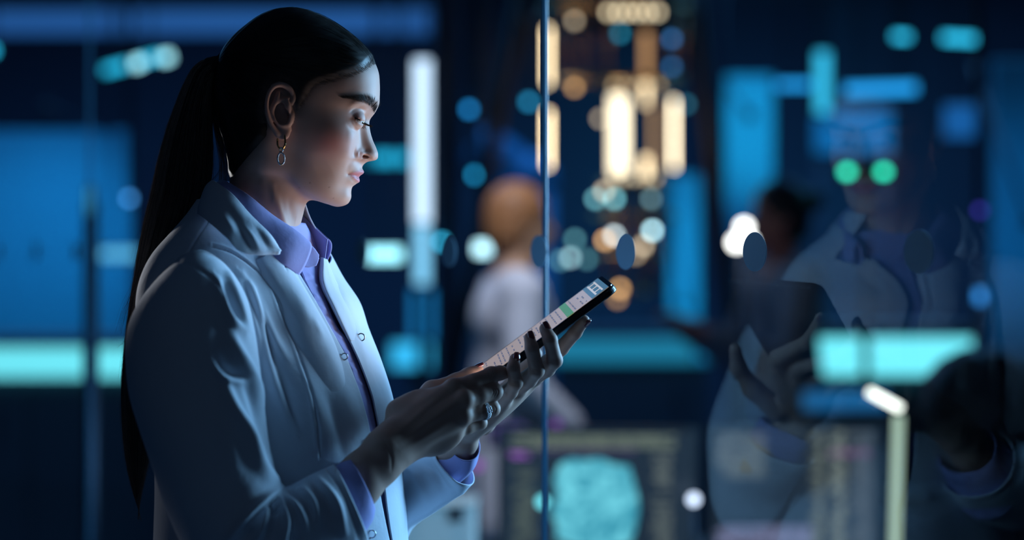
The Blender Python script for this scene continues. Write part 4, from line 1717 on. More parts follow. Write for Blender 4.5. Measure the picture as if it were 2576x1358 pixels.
nm = np.clip(-N[:, 1] * 3 + .8, 0, 1)
for l, wd, am in (([(1015, 1160), (1050, 1200), (1070, 1255)], 12, .004), ([(1040, 1150), (1090, 1185), (1120, 1240)], 10, -.003), ([(1060, 1140), (1125, 1175), (1165, 1240)], 10, .003), ([(1078, 1132), (1110, 1190), (1150, 1245)], 2, -.0012)):
    brush(V, N, PX, l, wd, am, 2., True, nm)
solid_patch('sleeve', V.reshape(160, 120, 3), .0016, coatm, coat, close_c=True, flip=sf2)


# ---- shirt: body, cuffs, placket, collar
G = np.stack([ring_pt(np.full(160, p), np.linspace(0, 2 * PI, 160, endpoint=False), -.0075) for p in np.linspace(560, 1450, 150)])
V = G.reshape(-1, 3).copy()
F = grid_faces(150, 160, True)
N = vnormals(V, F)
hf = False
if (N[:, 0] * (V[:, 0] - V[:, 0].mean())).sum() < 0:
    F, N, hf = F[:, ::-1].copy(), -N, True
PX = project(V)
for l, wd, am in (([(772, 700), (800, 760), (840, 830), (880, 905), (905, 975)], 3, .0012), ([(780, 720), (800, 740), (822, 745)], 5, .002), ([(790, 770), (818, 792), (836, 798)], 5, -.002), ([(820, 830), (850, 850), (868, 850)], 5, .0022),
                   ([(840, 880), (868, 900), (890, 898)], 6, -.002), ([(862, 930), (885, 950), (905, 945)], 6, .002)):
    brush(V, N, PX, l, wd, am, 2., True)
shirt = solid_patch('shirt', V.reshape(150, 160, 3), .001, shirtm, woman, close_c=True, flip=hf)


def on_ring(px, py, grow):
    t = th_for(py, px, grow)
    return ring_pt(np.array([py]), t, grow)[0]


def strip(name, rows, nr, nc, m, parent, thick=.0012, folds=()):
    """sheet through rows of world points, given thickness"""
    A = np.asarray([[tuple(p) for p in r] for r in rows], float)
    h = np.linalg.norm(np.diff(A, axis=0), axis=2).mean(1) + 1e-4
    t = np.interp(np.linspace(0, 1, nr), np.concatenate([[0], np.cumsum(h)]) / h.sum(), np.arange(len(A)))
    B = cr_eval(A, t, h)
    Bt = B.transpose(1, 0, 2)
    hc = np.linalg.norm(np.diff(Bt, axis=0), axis=2).mean(1) + 1e-4
    t = np.interp(np.linspace(0, 1, nc), np.concatenate([[0], np.cumsum(hc)]) / hc.sum(), np.arange(len(Bt)))
    G = cr_eval(Bt, t, hc).transpose(1, 0, 2)
    V = G.reshape(-1, 3).copy()
    F = grid_faces(nr, nc)
    N = vnormals(V, F)
    fl = False
    if N[:, 1].mean() > 0:
        F, N, fl = F[:, ::-1].copy(), -N, True
    PX = project(V)
    for l, wd, am in folds:
        brush(V, N, PX, l, wd, am, 2., True)
    return solid_patch(name, V.reshape(nr, nc, 3), thick, m, parent, flip=fl)


# placket of the shirt
PLK = [(668, 752, 797), (724, 778, 801), (765, 800, 822), (820, 828, 849), (862, 856, 884), (920, 884, 906), (980, 905, 927), (1050, 925, 944), (1110, 936, 953)]
strip('placket', [[on_ring(a * (1 - k) + b * k, y, -.0035) for k in (0, .33, .66, 1)] for y, a, b in PLK], 120, 16, shirtm, shirt, .0014,
      [([(x, y), (x + 14, y + 9)], 3, .0012) for x, y in ((775, 690), (790, 715), (788, 740), (806, 770), (822, 800), (848, 842), (866, 880), (884, 925), (900, 960))] + [([(x, y), (x + 16, y + 4)], 3, -.0010) for x, y in ((768, 702), (786, 752), (812, 790), (838, 828), (872, 905))])

# shirt cuffs
CU = np.array([(840, 1440, 806, 1195, -.166, .046, 6, 3), (908, 1350, 846, 1172, -.156, .044, 10, 4), (938, 1305, 866, 1156, -.150, .042, 12, 5), (942, 1285, 876, 1150, -.148, .041, 12, 5)], float)
G = tube_grid(CU, 40, 90)
solid_patch('cuff', G, .0012, shirtm, shirt, close_c=True, flip=sfl)
CU2 = np.array([(1120, 1225, 1062, 1150, .092, .043, 8, 36), (1165, 1190, 1100, 1135, .076, .041, 7, 40), (1200, 1150, 1124, 1126, .063, .039, 5, 41), (1208, 1120, 1134, 1118, .056, .038, 4, 40)], float)
G = tube_grid(CU2, 40, 90)
solid_patch('cuff', G, .0012, shirtm, shirt, close_c=True, flip=sf2)

# shirt collar: fold line and free edge, near side then round the back of the neck to the far side
up = [(779, 612, -.050), (748, 585, -.058), (684, 542, -.064), (628, 496, -.066), (582, 465, -.050), (560, 455, -.004), (578, 462, .046), (640, 480, .064), (700, 505, .062), (760, 542, .054), (789, 570, .042), (823, 602, .022)]
lo = [(751, 690, -.066), (716, 668, -.086), (650, 620, -.090), (588, 560, -.086), (546, 512, -.062), (530, 500, -.004), (548, 512, .060), (628, 560, .084), (700, 590, .082), (770, 640, .068), (802, 668, .050), (812, 664, .028)]
rows = []
for k, bulge in ((0, 0), (.08, .003), (.5, .006), (.94, .0015), (1, 0)):
    r = []
    for (ax, ay, ad), (bx, by, bd) in zip(up, lo):
        p = W(ax * (1 - k) + bx * k, ay * (1 - k) + by * k, ad * (1 - k) + bd * k)
        c = W(650, 560, 0)
        o = Vector((p[0] - c[0], p[1] - c[1], 0)).normalized()
        r.append(p + o * bulge)
    rows.append(r)
strip('collar', rows, 40, 140, shirtm, shirt, .0016)
# inside of the collar and its stand
ins_ = [W(x, y, d + (.004 if d < 0 else -.004)) for x, y, d in up]
std = [(803, 650, -.028), (760, 640, -.040), (700, 600, -.055), (640, 560, -.058), (586, 520, -.048), (566, 510, 0), (586, 515, .044), (650, 540, .054), (710, 570, .052), (768, 620, .042), (795, 660, .030), (814, 668, .014)]
stw = [W(*p) for p in std]
strip('collar_stand', [ins_, [(Vector(a) + Vector(b)) / 2 for a, b in zip(ins_, stw)], stw], 24, 120, shirtm, shirt, .0012)
strip('collar_tab', [[W(779, 613, -.050), W(791, 624, -.046), W(803, 641, -.041)], [W(766, 640, -.056), W(783, 650, -.050), W(801, 656, -.044)], [W(756, 668, -.064), W(776, 672, -.056), W(796, 668, -.048)]], 16, 16, shirtm, shirt, .0014)

# ---- coat collar and lapels
up = [(703, 632, -.100), (678, 592, -.104), (628, 542, -.098), (591, 499, -.086), (552, 466, -.062), (534, 458, -.004), (552, 466, .058), (610, 500, .082), (680, 550, .088), (740, 600, .084)]
lo = [(701, 636, -.106), (644, 641, -.126), (600, 632, -.136), (568, 598, -.132), (518, 552, -.100), (500, 538, -.004), (522, 552, .092), (590, 600, .112), (660, 640, .116), (735, 650, .090)]
rows = []
for k, bulge in ((0, 0), (.1, .003), (.5, .0035), (.93, .001), (1, 0)):
    r = []
    for (ax, ay, ad), (bx, by, bd) in zip(up, lo):
        p = W(ax * (1 - k) + bx * k, ay * (1 - k) + by * k, ad * (1 - k) + bd * k)
        c = W(640, 560, 0)
        o = Vector((p[0] - c[0], p[1] - c[1], 0)).normalized()
        r.append(p + o * bulge)
    rows.append(r)
strip('collar', rows, 60, 160, coatm, coat, .0020,
      [([(575, 530), (610, 580), (630, 625)], 10, .0022), ([(600, 560), (632, 600), (650, 630)], 8, -.0022), ([(640, 570), (664, 605), (676, 632)], 9, .0020), ([(560, 545), (590, 590)], 9, -.0015)])


def lap(cols):
    return [Vector(on_ring(x, y, g)) for x, y, g in cols]


strip('lapel', [
    lap([(709, 612, -.006), (694, 620, .005), (681, 632, .008), (661, 646, .006), (632, 660, -.002)]),
    lap([(751, 690, -.006), (739, 687, .008), (724, 699, .0125), (707, 712, .010), (668, 722, -.002)]),
    lap([(799, 770, -.006), (788, 768, .009), (771, 778, .0135), (751, 790, .010), (704, 800, -.002)]),
    lap([(844, 852, -.006), (835, 852, .007), (819, 860, .011), (799, 874, .008), (750, 892, -.002)]),
    lap([(861, 897, -.005), (854, 895, .004), (843, 905, .008), (831, 925, .006), (792, 970, -.002)]),
    lap([(877, 945, -.004), (872, 945, .001), (865, 955, .004), (859, 975, .003), (832, 1030, -.002)]),
    lap([(893, 995, -.003), (889, 995, -.0005), (884, 1003, .000), (883, 1020, -.0005), (866, 1065, -.002)])], 110, 44, coatm, coat, .0016,
    [([(712, 648), (717, 664), (722, 680)], 2.0, -.0016), ([(790, 800), (812, 846)], 7, .0012)])
strip('lapel', [
    lap([(806, 646, -.004), (812, 648, .004), (818, 650, .005), (824, 652, .003)]),
    lap([(804, 712, -.004), (814, 712, .005), (832, 712, .006), (848, 712, .003)]),
    lap([(834, 774, -.004), (842, 774, .004), (862, 774, .005), (884, 774, .002)]),
    lap([(876, 854, -.003), (882, 854, .002), (898, 854, .002), (914, 854, .001)])], 60, 24, coatm, coat, .0018)

# snap buttons
steel = mat('brushed_steel', (.55, .56, .60), .28, 1., var=.08)
for x, y, px_, r_ in ((908, 846, 0, .0042), (866, 889, 0, .0036), (920, 1096, 0, .0036), (935, 1314, 0, .0042)):
    p = Vector(on_ring(x, y, .0046 if y < 880 else .0032))
    q = Vector(on_ring(x + 3, y, .0022)) - p
    n_v = Vector(on_ring(x, y, .02)) - p
    n_v.normalize()
    t1 = n_v.orthogonal().normalized()
    t2 = n_v.cross(t1)
    tube('snap', [p + (t1 * math.cos(a) + t2 * math.sin(a)) * r_ for a in np.linspace(0, 2 * PI, 24, endpoint=False)], .0008, steel, coat, 8, None, True)

# ---- trousers and shoes, below the frame
trm = mat('navy_trouser_cloth', (.02, .025, .04), .85, bump=.1, bscale=1200)
tr = None
for s, nm_ in ((1, 'a'), (-1, 'b')):
    P = [torso_pt(695, 1450, 0, .085 * s), torso_pt(700, 1800, .01, .09 * s), torso_pt(700, 2500, .01, .095 * s), torso_pt(700, 3300, -.01, .095 * s), torso_pt(700, 3500, -.01, .095 * s)]
    o_ = tube('trousers', P, [.095, .09, .065, .058, .06], trm, woman, 24, 40)
    ft = Vector(torso_pt(700, 3560, 0, .095 * s))
    gz = .0
    sh = bmesh.new()
    a = [(-.10, .030, .045), (-.06, .036, .075), (0, .038, .085), (.06, .042, .06), (.12, .040, .035), (.155, .022, .022)]
    R_ = []
    for u, wd, hgt in a:
        ring = []
        for k in range(12):
            an = 2 * PI * k / 12
            q = Vector((ft.x + TF[0] * (u) + TR[0] * wd * math.cos(an), ft.y + TF[1] * u + TR[1] * wd * math.cos(an), max(0.0, hgt * (.5 + .5 * math.sin(an)))))
            ring.append(q)
        R_.append(ring)
    vs = [[sh.verts.new(q) for q in r] for r in R_]
    for i in range(len(vs) - 1):
        for k in range(12):
            sh.faces.new((vs[i][k], vs[i][(k + 1) % 12], vs[i + 1][(k + 1) % 12], vs[i + 1][k]))
    sh.faces.new(vs[0][::-1])
    sh.faces.new(vs[-1])
    bm_obj('shoe', sh, mat('black_leather', (.015, .015, .016), .4), woman, True)

# ------------------------------------------------------------------ earrings and ring
gold = mat('polished_gold', (.85, .55, .22), .12, 1., var=.04)
silv = mat('polished_silver', (.72, .74, .78), .14, 1., var=.04)
for sg in (-1, 1):
    yo = .0665 + .0035
    def q(px, py, n):
        p = Vector(W(px, py))
        p.y = WY + sg * (yo + n * .001)
        return p
    base = q(725, 425, 1.5)
    er = empty('earring', base, 'gold hoop earring with a beaded silver drop, hanging on the ear turned to the viewer' if sg < 0 else 'gold hoop earring with a beaded silver drop, on the ear turned away behind the head', 'earring')
    loop = [(734, 350, 2), (735, 362, 2), (733.5, 376, 1.5), (729, 382.5, 1.5), (722, 382.5, 1.5), (717.5, 376, 1), (716.5, 362, 1), (718, 354, -1), (725, 348, -3), (731, 346, -1)]
    tube('hoop', [q(*p) for p in loop], .00115, gold, er, 12, 80, True)
    cl = [(725, 380, 2.5), (729, 385, 1.8), (727, 391, 1.5), (724, 391, 1.5), (721, 385, 1.2)]
    tube('link', [q(*p) for p in cl], .00075, silv, er, 10, 40, True)
    dr = None
    for k in range(30):
        a = 2 * PI * k / 30
        p = q(725 + 8.3 * math.sin(a), 407.5 - 14.5 * math.cos(a), 1.5)
        b = ball('bead', p, .0011, gold if k in (0, 15, 14) else silv, er, n=8)
    tube('drop_core', [q(725 + 8.3 * math.sin(a), 407.5 - 14.5 * math.cos(a), 1.5) for a in np.linspace(0, 2 * PI, 30, endpoint=False)], .0008, silv, er, 8, 60, True)

# beaded ring on the ring finger of the near hand
A_, B_ = Vector(W(1202, 1037, -.096)), Vector(W(1238, 1028, -.084))
ax = (B_ - A_).normalized()
rc = A_ + (B_ - A_) * .42
rg = empty('finger_ring', rc, 'silver beaded ring on the finger of the near hand below the tablet', 'ring')
t1 = ax.orthogonal().normalized()
t2 = ax.cross(t1)
band = silv
oxid = mat('oxidised_silver', (.12, .12, .13), .3, 1.)
rr_ = .0096
tube('band', [rc + (t1 * math.cos(a) + t2 * math.sin(a)) * (rr_ - .0004) for a in np.linspace(0, 2 * PI, 40, endpoint=False)], .0010, oxid, rg, 8, None, True)
for k in range(34):
    a = 2 * PI * k / 34
    u = t1 * math.cos(a) + t2 * math.sin(a)
    face = max(0, -u.y)
    for s in ((-1, 1) if face < .75 else (-2, 0, 2)):
        ball('bead', rc + u * (rr_ + .0004 + .0004 * face) + ax * s * (.0011 + .0004 * face), .00085 + .0003 * face, silv, rg, n=8)

# ------------------------------------------------------------------ the lab behind the glass
house = mat('lamp_housing', (.03, .035, .05), .45, .6)
postm = mat('dark_steel_post', (.035, .045, .07), .4, .7)
BLUE, CYAN, ICE = (.010, .13, .36), (.012, .32, .46), (.10, .60, .78)
ICE2 = (.14, .66, .74)


def lit(col, s, nm):
    return mat('lit_' + nm, (.03, .03, .03), .3, emit=col, estr=s, var=.03)


def lamp(name, label, cat, x0, y0, x1, y1, Y, col, s, mount=None, dep=.05, rot=0., group=None, key=None, part='diffuser', hpad=.012):
    """a lit panel or bar with its housing and a post or hanger, standing Y metres away; x0..y1 is where it is seen"""
    a, b = at(x0, y1, Y), at(x1, y0, Y)
    c = (a + b) / 2
    wx, hz = b.x - a.x, b.z - a.z
    t = empty(name, (c.x, c.y, c.z - hz / 2), label, cat, group)
    Rm = Matrix.Rotation(rot, 3, 'Y')
    box('housing', c + Vector((0, dep / 2 + .004, 0)), (wx + hpad, dep, hz + hpad), house, t, Rm, .004)
    col = (col[0], col[1] * .92, min(col[2] * 1.12, 1))
    s *= 1.45
    m = lit(col, s, key or '%s_%d_%d' % (name, x0, y0))
    box(part, c, (wx, .010, hz), m, t, Rm, .003)
    if mount == 'hang':
        for q in (-.3, .3):
            cyl('hanger', (c.x + q * wx, c.y + dep / 2, c.z), (c.x + q * wx, c.y + dep / 2, 3.4), .006, postm, t, n=8)
    elif mount == 'post':
        cyl('post', (c.x, c.y + dep / 2 + .01, 0), (c.x, c.y + dep / 2 + .01, c.z), .02, postm, t, n=12)
        cyl('foot', (c.x, c.y + dep / 2 + .01, 0), (c.x, c.y + dep / 2 + .01, .02), .14, postm, t, n=20)
    elif mount == 'wall':
        cyl('bracket', (c.x, c.y + dep, c.z), (c.x, 13.0, c.z), .02, postm, t, n=8)
    return t


def washed(label, x0, y0, x1, y1, Y, col, power, lx, ly, ang=50, fwd=.9, boardcol=(.06, .36, .52), ax_=None, ay_=None):
    """matt partition board lit by an added small spotlight, so that it brightens and fades by real light"""
    a, b = at(x0, y1, Y), at(x1, y0, Y)
    c = (a + b) / 2
    t = empty('partition', (c.x, Y, 0), label, 'partition')
    box('board', c + Vector((0, .02, 0)), (b.x - a.x, .04, b.z - a.z), mat('partition_board', boardcol, .8), t, None, .006)
    for x in (a.x + .03, b.x - .03):
        cyl('post', (x, Y + .05, 0), (x, Y + .05, b.z), .02, postm, t, n=10)
    lp = at(lx, ly, Y - fwd)
    tg_ = at(ax_ if ax_ else (x0 + x1) / 2, ay_ if ay_ else (y0 + y1) / 2, Y)
    d = bpy.data.lights.new('spot', 'SPOT')  # added lamp that gives the board its soft gradient
    d.energy, d.color, d.spot_size, d.spot_blend, d.shadow_soft_size = power, col, math.radians(ang), 1.0, .02
    o = bpy.data.objects.new('spot', d)
    C.objects.link(o)
    o.parent = t
    dirv = (tg_ - lp).normalized()
    o.location = lp + dirv * .03 - worldloc(t)
    o.rotation_euler = dirv.to_track_quat('-Z', 'Y').to_euler()
    bm = bmesh.new()
    bm_cyl(bm, lp - dirv * .06, lp + dirv * .02, .022, .028, 12)
    bm_obj('added_spot_housing', bm, house, t)
    cyl('added_spot_arm', lp - dirv * .05, (lp.x, Y + .03, b.z - .02), .008, postm, t, n=8)
    return t


# -- left of the woman
L = lamp
L('glowing_soffit', 'long soffit with blue light put in as glow under the ceiling, above the dark bay behind the woman', 'lamp', -160, 24, 1085, 88, 9.2, (.014, .085, .24), .80, 'hang', .10)  # glow stands in for blue light falling on the soffit
L('ceiling_light', 'tilted twin-lamp ceiling light to the left of the ponytail', 'lamp', 258, 150, 405, 168, 8.2, (.02, .55, .72), 1.4, 'hang', .06, -.26)
bulbs = bpy.data.objects['ceiling_light']
for px, py, w_ in ((340, 160, 40), (418, 144, 26)):
    box('spot', at(px, py, 8.16), (w_ / FPX * 8.2, .02, .035), lit((.40, .85, .95), 3.2, 'spot_white'), bulbs, Matrix.Rotation(-.26, 3, 'Y'), .006)
L('ceiling_light', 'ceiling light cut by the left border of the picture', 'lamp', -60, 122, -12, 140, 8.2, (.02, .5, .66), 3.0, 'hang', .05, -.26)
washed('blue washed partition beside the left picture border', -260, 330, 330, 835, 9.6, (.05, .50, 1), 50, 120, 280, 62, 1.3, ax_=110, ay_=640)
L('display_case', 'pale cyan lit case standing behind the ponytail', 'case', 252, 628, 345, 650, 8.6, (.10, .46, .60), 1.2, 'hang', .1)
L('joint_glint', 'small glowing bar put in for a glint on the left glass joint', 'lamp', 217, 470, 231, 540, 4.75, (.06, .45, .62), .9, 'post', .02)  # glowing bar stands in for the reflection on the joint
L('indicator', 'dim blue indicator lamp left of the ponytail', 'lamp', 318, 492, 332, 506, 7.6, (.06, .30, .60), 4.0, 'hang', .03)
cyl_ = None


def bench(name, label, x0, x1, ytop, Y, dep, ledcol, s, ledpx, key):
    a, b = at(x0, ytop, Y), at(x1, ytop, Y)
    t = empty(name, ((a.x + b.x) / 2, Y + dep / 2, 0), label, 'bench')
    top = box('worktop', ((a.x + b.x) / 2, Y + dep / 2, a.z - .02), (b.x - a.x, dep, .04), mat('bench_top', (.10, .13, .17), .35), t, None, .006)
    hh = ledpx / FPX * Y
    box('light_strip', ((a.x + b.x) / 2, Y + .012, a.z - .045 - hh / 2), (b.x - a.x - .02, .02, hh), lit(ledcol, s * 1.4, key), t, None, .004)
    zt = a.z - .05 - hh
    n = max(1, int((b.x - a.x) / .6))
    wd = (b.x - a.x) / n
    cm = mat('cabinet_front', (.045, .07, .10), .5)
    box('carcass', ((a.x + b.x) / 2, Y + dep / 2 + .02, zt / 2 + .04), (b.x - a.x - .03, dep - .06, zt - .08), cm, t, None, .004)
    for i in range(n):
        x = a.x + (i + .5) * wd
        d_ = box('door', (x, Y + .035, zt / 2 + .02), (wd - .012, .02, zt - .14), cm, t, None, .004)
        box('handle', (x + wd * .35, Y + .02, zt * .8), (.012, .012, .14), postm, d_)
    for q in (a.x + .08, b.x - .08):
        for e in (.08, dep - .08):
            cyl('leg', (q, Y + e, 0), (q, Y + e, .08), .02, postm, t, n=10)
    return t


bench('lab_bench', 'lab bench with a glowing cyan front edge at the left picture border', -420, 560, 848, 8.4, .8, ICE2, 1.15, 74, 'bench_left')
bench('lab_bench', 'lab bench with a bright cyan front edge behind the seated person', 2035, 2470, 818, 7.2, .7, ICE2, 1.15, 96, 'bench_right')
bench('lab_bench', 'short lab bench with cyan front edge at the right picture border', 2532, 2800, 890, 7.6, .6, (.05, .50, .64), .9, 45, 'bench_far_right')
bench('lab_bench', 'lab bench with dim blue front behind the tablet and hands', 1230, 1790, 828, 9.6, .7, (.012, .20, .34), .75, 60, 'bench_mid')

# -- between the face and the glass joint
tl2 = L('tube_light', 'tall upright tube light glowing white before the face of the woman in profile', 'lamp', 1042, 150, 1082, 560, 7.2, (.62, .86, .96), 1.25, 'post', .05, key='tube_white')
box('lower_diffuser', at(1062, 640, 7.2), (36 / FPX * 7.2, .010, 150 / FPX * 7.2), lit((.22, .58, .85), 1.5, 'tube_blue'), tl2, None, .003)
L('wall_panel', 'short cyan wall panel right of the nose', 'panel', 930, 385, 1028, 412, 9.0, (.012, .40, .54), 1.3, 'hang', .05)
L('bar_light', 'short mint bar light behind the leftmost clear glass dot', 'lamp', 925, 624, 1010, 656, 7.0, (.36, .95, .90), 1.9, 'hang', .05)
L('bar_light', 'short mint bar light left of the man with warm-lit hair', 'lamp', 1196, 610, 1232, 640, 7.0, (.55, .98, .92), 2.4, 'hang', .05)
L('indicator', 'round cyan indicator lamp beside the upright tube light', 'lamp', 1102, 600, 1118, 616, 7.0, (.03, .42, .55), 5.0, 'hang', .03)
L('server_rack', 'server rack with a cyan lit lower bay left of the man with warm-lit hair', 'rack', 985, 862, 1085, 925, 8.4, (.03, .42, .62), 1.1, 'post', .3)
L('wall_panel', 'blue upright panel under the tube light', 'panel', 1035, 730, 1090, 860, 8.9, (.008, .20, .42), .9, 'hang', .05)
struct(box('trim_5', at(1128, 500, 7.6) * 1 - Vector((0, 0, at(1128, 500, 7.6).z - 1.7)), (.075, .10, 3.4), mat('dark_pillar', (.05, .07, .14), .6)))
arm_t = empty('robot_arm', at(1240, 700, 9.0) - Vector((0, 0, at(1240, 700, 9.0).z)), 'blue lit slanting robot arm behind the man with ginger hair', 'robot arm')
P0, P1, P2 = at(1195, 355, 9), at(1330, 455, 9), at(1215, 470, 9)
bluep = mat('blue_painted_steel', (.02, .20, .42), .5, .2, emit=None)
tube('upper_arm', [P0, (P0 + P1) / 2, P1], [.10, .11, .10], bluep, arm_t, 16, 12)
tube('forearm', [P2, (P2 + P1) / 2 - Vector((0, 0, .02)), P1], [.07, .09, .09], bluep, arm_t, 16, 12)
ball('elbow', P1, .13, bluep, arm_t, n=20)
cyl('column', (P1.x, P1.y, 0), P1, .12, bluep, arm_t, n=20)
cyl('base', (P1.x, P1.y, 0), (P1.x, P1.y, .1), .3, bluep, arm_t, n=24)
for px, py, cc in ((1180, 275, (.01, .20, .42)), (1195, 440, (.01, .28, .45)), (1232, 480, (.01, .25, .42)), (1330, 256, (.015, .22, .34))):
    L('indicator', {1180: 'round blue indicator lamp above the robot arm', 1195: 'round blue indicator lamp on the lower left of the robot arm', 1232: 'round blue indicator lamp under the elbow of the robot arm', 1330: 'round teal indicator lamp close left of the glass joint'}[px],
      'lamp', px - 8, py - 8, px + 8, py + 8, 7.7 if px == 1232 else 7.4, cc, 4.6, 'hang', .03)

# -- the quantum computer: gold plates, rods, tubes glowing for reflected light and small lamps, hung from the ceiling
QY = 7.5
q0 = at(1590, 300, QY)
qc = empty('quantum_computer', (q0.x, QY, at(0, 800, QY).z), 'hanging golden quantum computer with glowing tubes and plates', 'computer')
brass = mat('gold_plate', (.80, .48, .20), .25, 1., var=.08)
copper = mat('copper_rod', (.72, .38, .20), .3, 1., var=.08)


def disc(name, px, py, wpx, m, thick=.014, parent=qc, yoff=0.):
    p = at(px, py, QY + yoff)
    r = wpx / 2 / FPX * QY
    return cyl(name, p - Vector((0, 0, thick / 2)), p + Vector((0, 0, thick / 2)), r, m, parent, n=48)


for px, py, wpx in ((1550, 28, 380), (1560, 210, 330), (1590, 462, 180), (1590, 545, 220), (1580, 640, 190), (1570, 735, 130)):
    disc('plate', px, py, wpx, brass)
for px in (1420, 1470, 1530, 1640, 1690, 1720):
    cyl('rod', at(px, 28, QY + .1), at(px, 210, QY + .1), .010, copper, qc, n=10)
for px in (1530, 1560, 1600, 1625, 1650):
    cyl('rod', at(px, 462, QY + .05), at(px, 735, QY + .05), .010, copper, qc, n=10)
cyl('rod', at(1590, 28, QY), (q0.x, QY, 3.4), .03, copper, qc, n=16)
WARM = (1.0, .72, .42)


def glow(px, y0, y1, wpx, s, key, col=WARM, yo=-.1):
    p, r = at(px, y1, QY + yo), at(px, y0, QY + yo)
    return cyl('lit_metal_tube', p, r, wpx / 2 / FPX * QY, lit(col, s, key), qc, n=16)  # glow stands in for warm light reflected by the golden tubes


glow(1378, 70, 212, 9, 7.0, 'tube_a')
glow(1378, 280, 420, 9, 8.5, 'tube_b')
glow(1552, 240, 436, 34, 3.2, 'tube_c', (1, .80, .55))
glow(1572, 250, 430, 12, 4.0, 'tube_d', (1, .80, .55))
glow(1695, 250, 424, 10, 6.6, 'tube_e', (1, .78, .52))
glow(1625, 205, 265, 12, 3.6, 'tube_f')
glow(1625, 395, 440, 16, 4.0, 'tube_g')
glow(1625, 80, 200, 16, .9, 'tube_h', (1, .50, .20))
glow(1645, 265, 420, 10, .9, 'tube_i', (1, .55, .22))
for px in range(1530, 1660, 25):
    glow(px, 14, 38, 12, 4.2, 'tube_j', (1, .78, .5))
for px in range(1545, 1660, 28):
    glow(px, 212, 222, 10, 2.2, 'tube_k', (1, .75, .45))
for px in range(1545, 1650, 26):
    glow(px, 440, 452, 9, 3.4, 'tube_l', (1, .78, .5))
OR, WT, TE, PE = (1, .52, .20), (.85, .97, 1), (.25, .72, .80), (1, .75, .50)
for px, py, cc, s in ((1445, 52, PE, 2.6), (1445, 220, OR, 3.4), (1560, 84, (.03, .35, .55), 3.5), (1690, 98, (.05, .22, .55), 4), (1690, 168, (.04, .20, .50), 3.4), (1498, 500, TE, 4.6), (1546, 500, TE, 6.0), (1520, 480, PE, 4.4),
                      (1638, 500, (.22, .40, .45), 4.5), (1522, 604, OR, 6.5), (1545, 592, WT, 7.0), (1641, 580, (.55, .90, 1), 10), (1446, 602, TE, 2.6), (1435, 648, (.55, .85, .92), 4.6), (1476, 652, TE, 2.0),
                      (1618, 618, PE, 4.6), (1560, 726, OR, 5.2), (1553, 752, OR, 2.6), (1726, 262, (.05, .30, .45), 2.5), (1510, 298, PE, 2.6), (1410, 655, TE, 2.4), (1600, 640, PE, 2.4)):
    ball('indicator', at(px, py, QY - .14), .0125, lit(cc, s, 'led_%d_%d' % (px, py)), qc, n=10)
stm = mat('brown_steel_frame', (.030, .022, .020), .6, .3)
fr = empty('support_frame', (q0.x, QY + .3, 0), 'brown splayed steel frame around the golden quantum computer', 'frame')
for a, b in (((1318, -60), (1225, 470)), ((1740, -60), (1800, 470))):
    for yo in (.0, .6):
        p, q_ = at(*a, QY + yo), at(*b, QY + yo)
        e = p + (q_ - p) * ((p.z) / (p.z - q_.z))
        tube('leg', [p + (p - q_) * .3, q_, e], .028, stm, fr, 10)
tube('crossbar', [at(1318, 60, QY + .3), at(1742, 60, QY + .3)], .022, stm, fr, 10)

# -- right half
washed('tall blue lit partition right of the golden computer', 1685, 440, 1760, 950, 10.5, (.05, .66, 1), 48, 1722, 760, 60, 1.2, ax_=1722, ay_=720)
L('wall_panel', 'low blue panel at the foot of the tall blue panel', 'panel', 1752, 830, 1840, 905, 8.6, (.008, .22, .40), .9, 'hang', .06)
washed('upright cyan lit partition above the dark-haired woman with the bun', 1825, 190, 1945, 620, 9.9, (.05, .75, 1), 42, 1885, 290, 50, 1.1, ax_=1885, ay_=320)
L('tube_light', 'short upright cyan tube light high on the right', 'lamp', 2052, 130, 2086, 285, 8.0, (.03, .46, .60), 1.1, 'hang', .05)
L('bar_light', 'horizontal blue bar light left of the short cyan tube light', 'lamp', 1955, 205, 2040, 222, 8.2, (.010, .24, .48), 1.8, 'hang', .05)
L('bar_light', 'horizontal blue bar light right of the short cyan tube light', 'lamp', 2125, 212, 2305, 236, 8.2, (.012, .26, .52), 1.7, 'hang', .05, -.03)
washed('wide blue lit board under the horizontal bar lights', 2050, 275, 2245, 385, 9.3, (.05, .5, 1), 18, 2150, 350, 60, .9, ax_=2160, ay_=330)
L('wall_panel', 'small dim blue panel high beside the right border', 'panel', 2375, 265, 2455, 345, 9.0, (.006, .08, .22), 1.0, 'hang', .06)
L('ceiling_light', 'smaller of the two cyan ceiling lights at the upper right', 'lamp', 2248, 84, 2288, 100, 7.8, (.02, .42, .54), 2.2, 'hang', .05, .06)
L('ceiling_light', 'wider of the two cyan ceiling lights at the upper right', 'lamp', 2370, 88, 2462, 106, 7.8, (.02, .42, .54), 2.0, 'hang', .05, .05)
tw_ = empty('signal_box', at(2178, 432, 7.0), 'box with two green signal lamps on the right', 'signal')
for px in (2131, 2223):
    ball('signal_lamp', at(px, 432, 6.96), .014, lit((.012, .62, .38), 6.0, 'green_signal'), tw_, n=16, sc=(1.3, .6, 1))
box('housing', at(2178, 432, 7.02), (.19, .05, .06), house, tw_, None, .006)
cyl('post', (at(2178, 432, 7.02).x, 7.03, 0), at(2178, 432, 7.03), .015, postm, tw_, n=10)
wl = empty('work_lamp', at(1868, 605, 6.4) - Vector((0, 0, at(1868, 605, 6.4).z)), 'round white work lamp before the face of the woman with the bun', 'lamp')
ball('bulb', at(1872, 572, 6.4), .020, lit((1, .94, .88), 7.5, 'white_bulb'), wl, n=16)
ball('bulb', at(1852, 610, 6.4), .020, lit((1, .94, .88), 7.5, 'white_bulb'), wl, n=16)
ball('bulb', at(1884, 608, 6.4), .018, lit((1, .94, .88), 7.5, 'white_bulb'), wl, n=16)
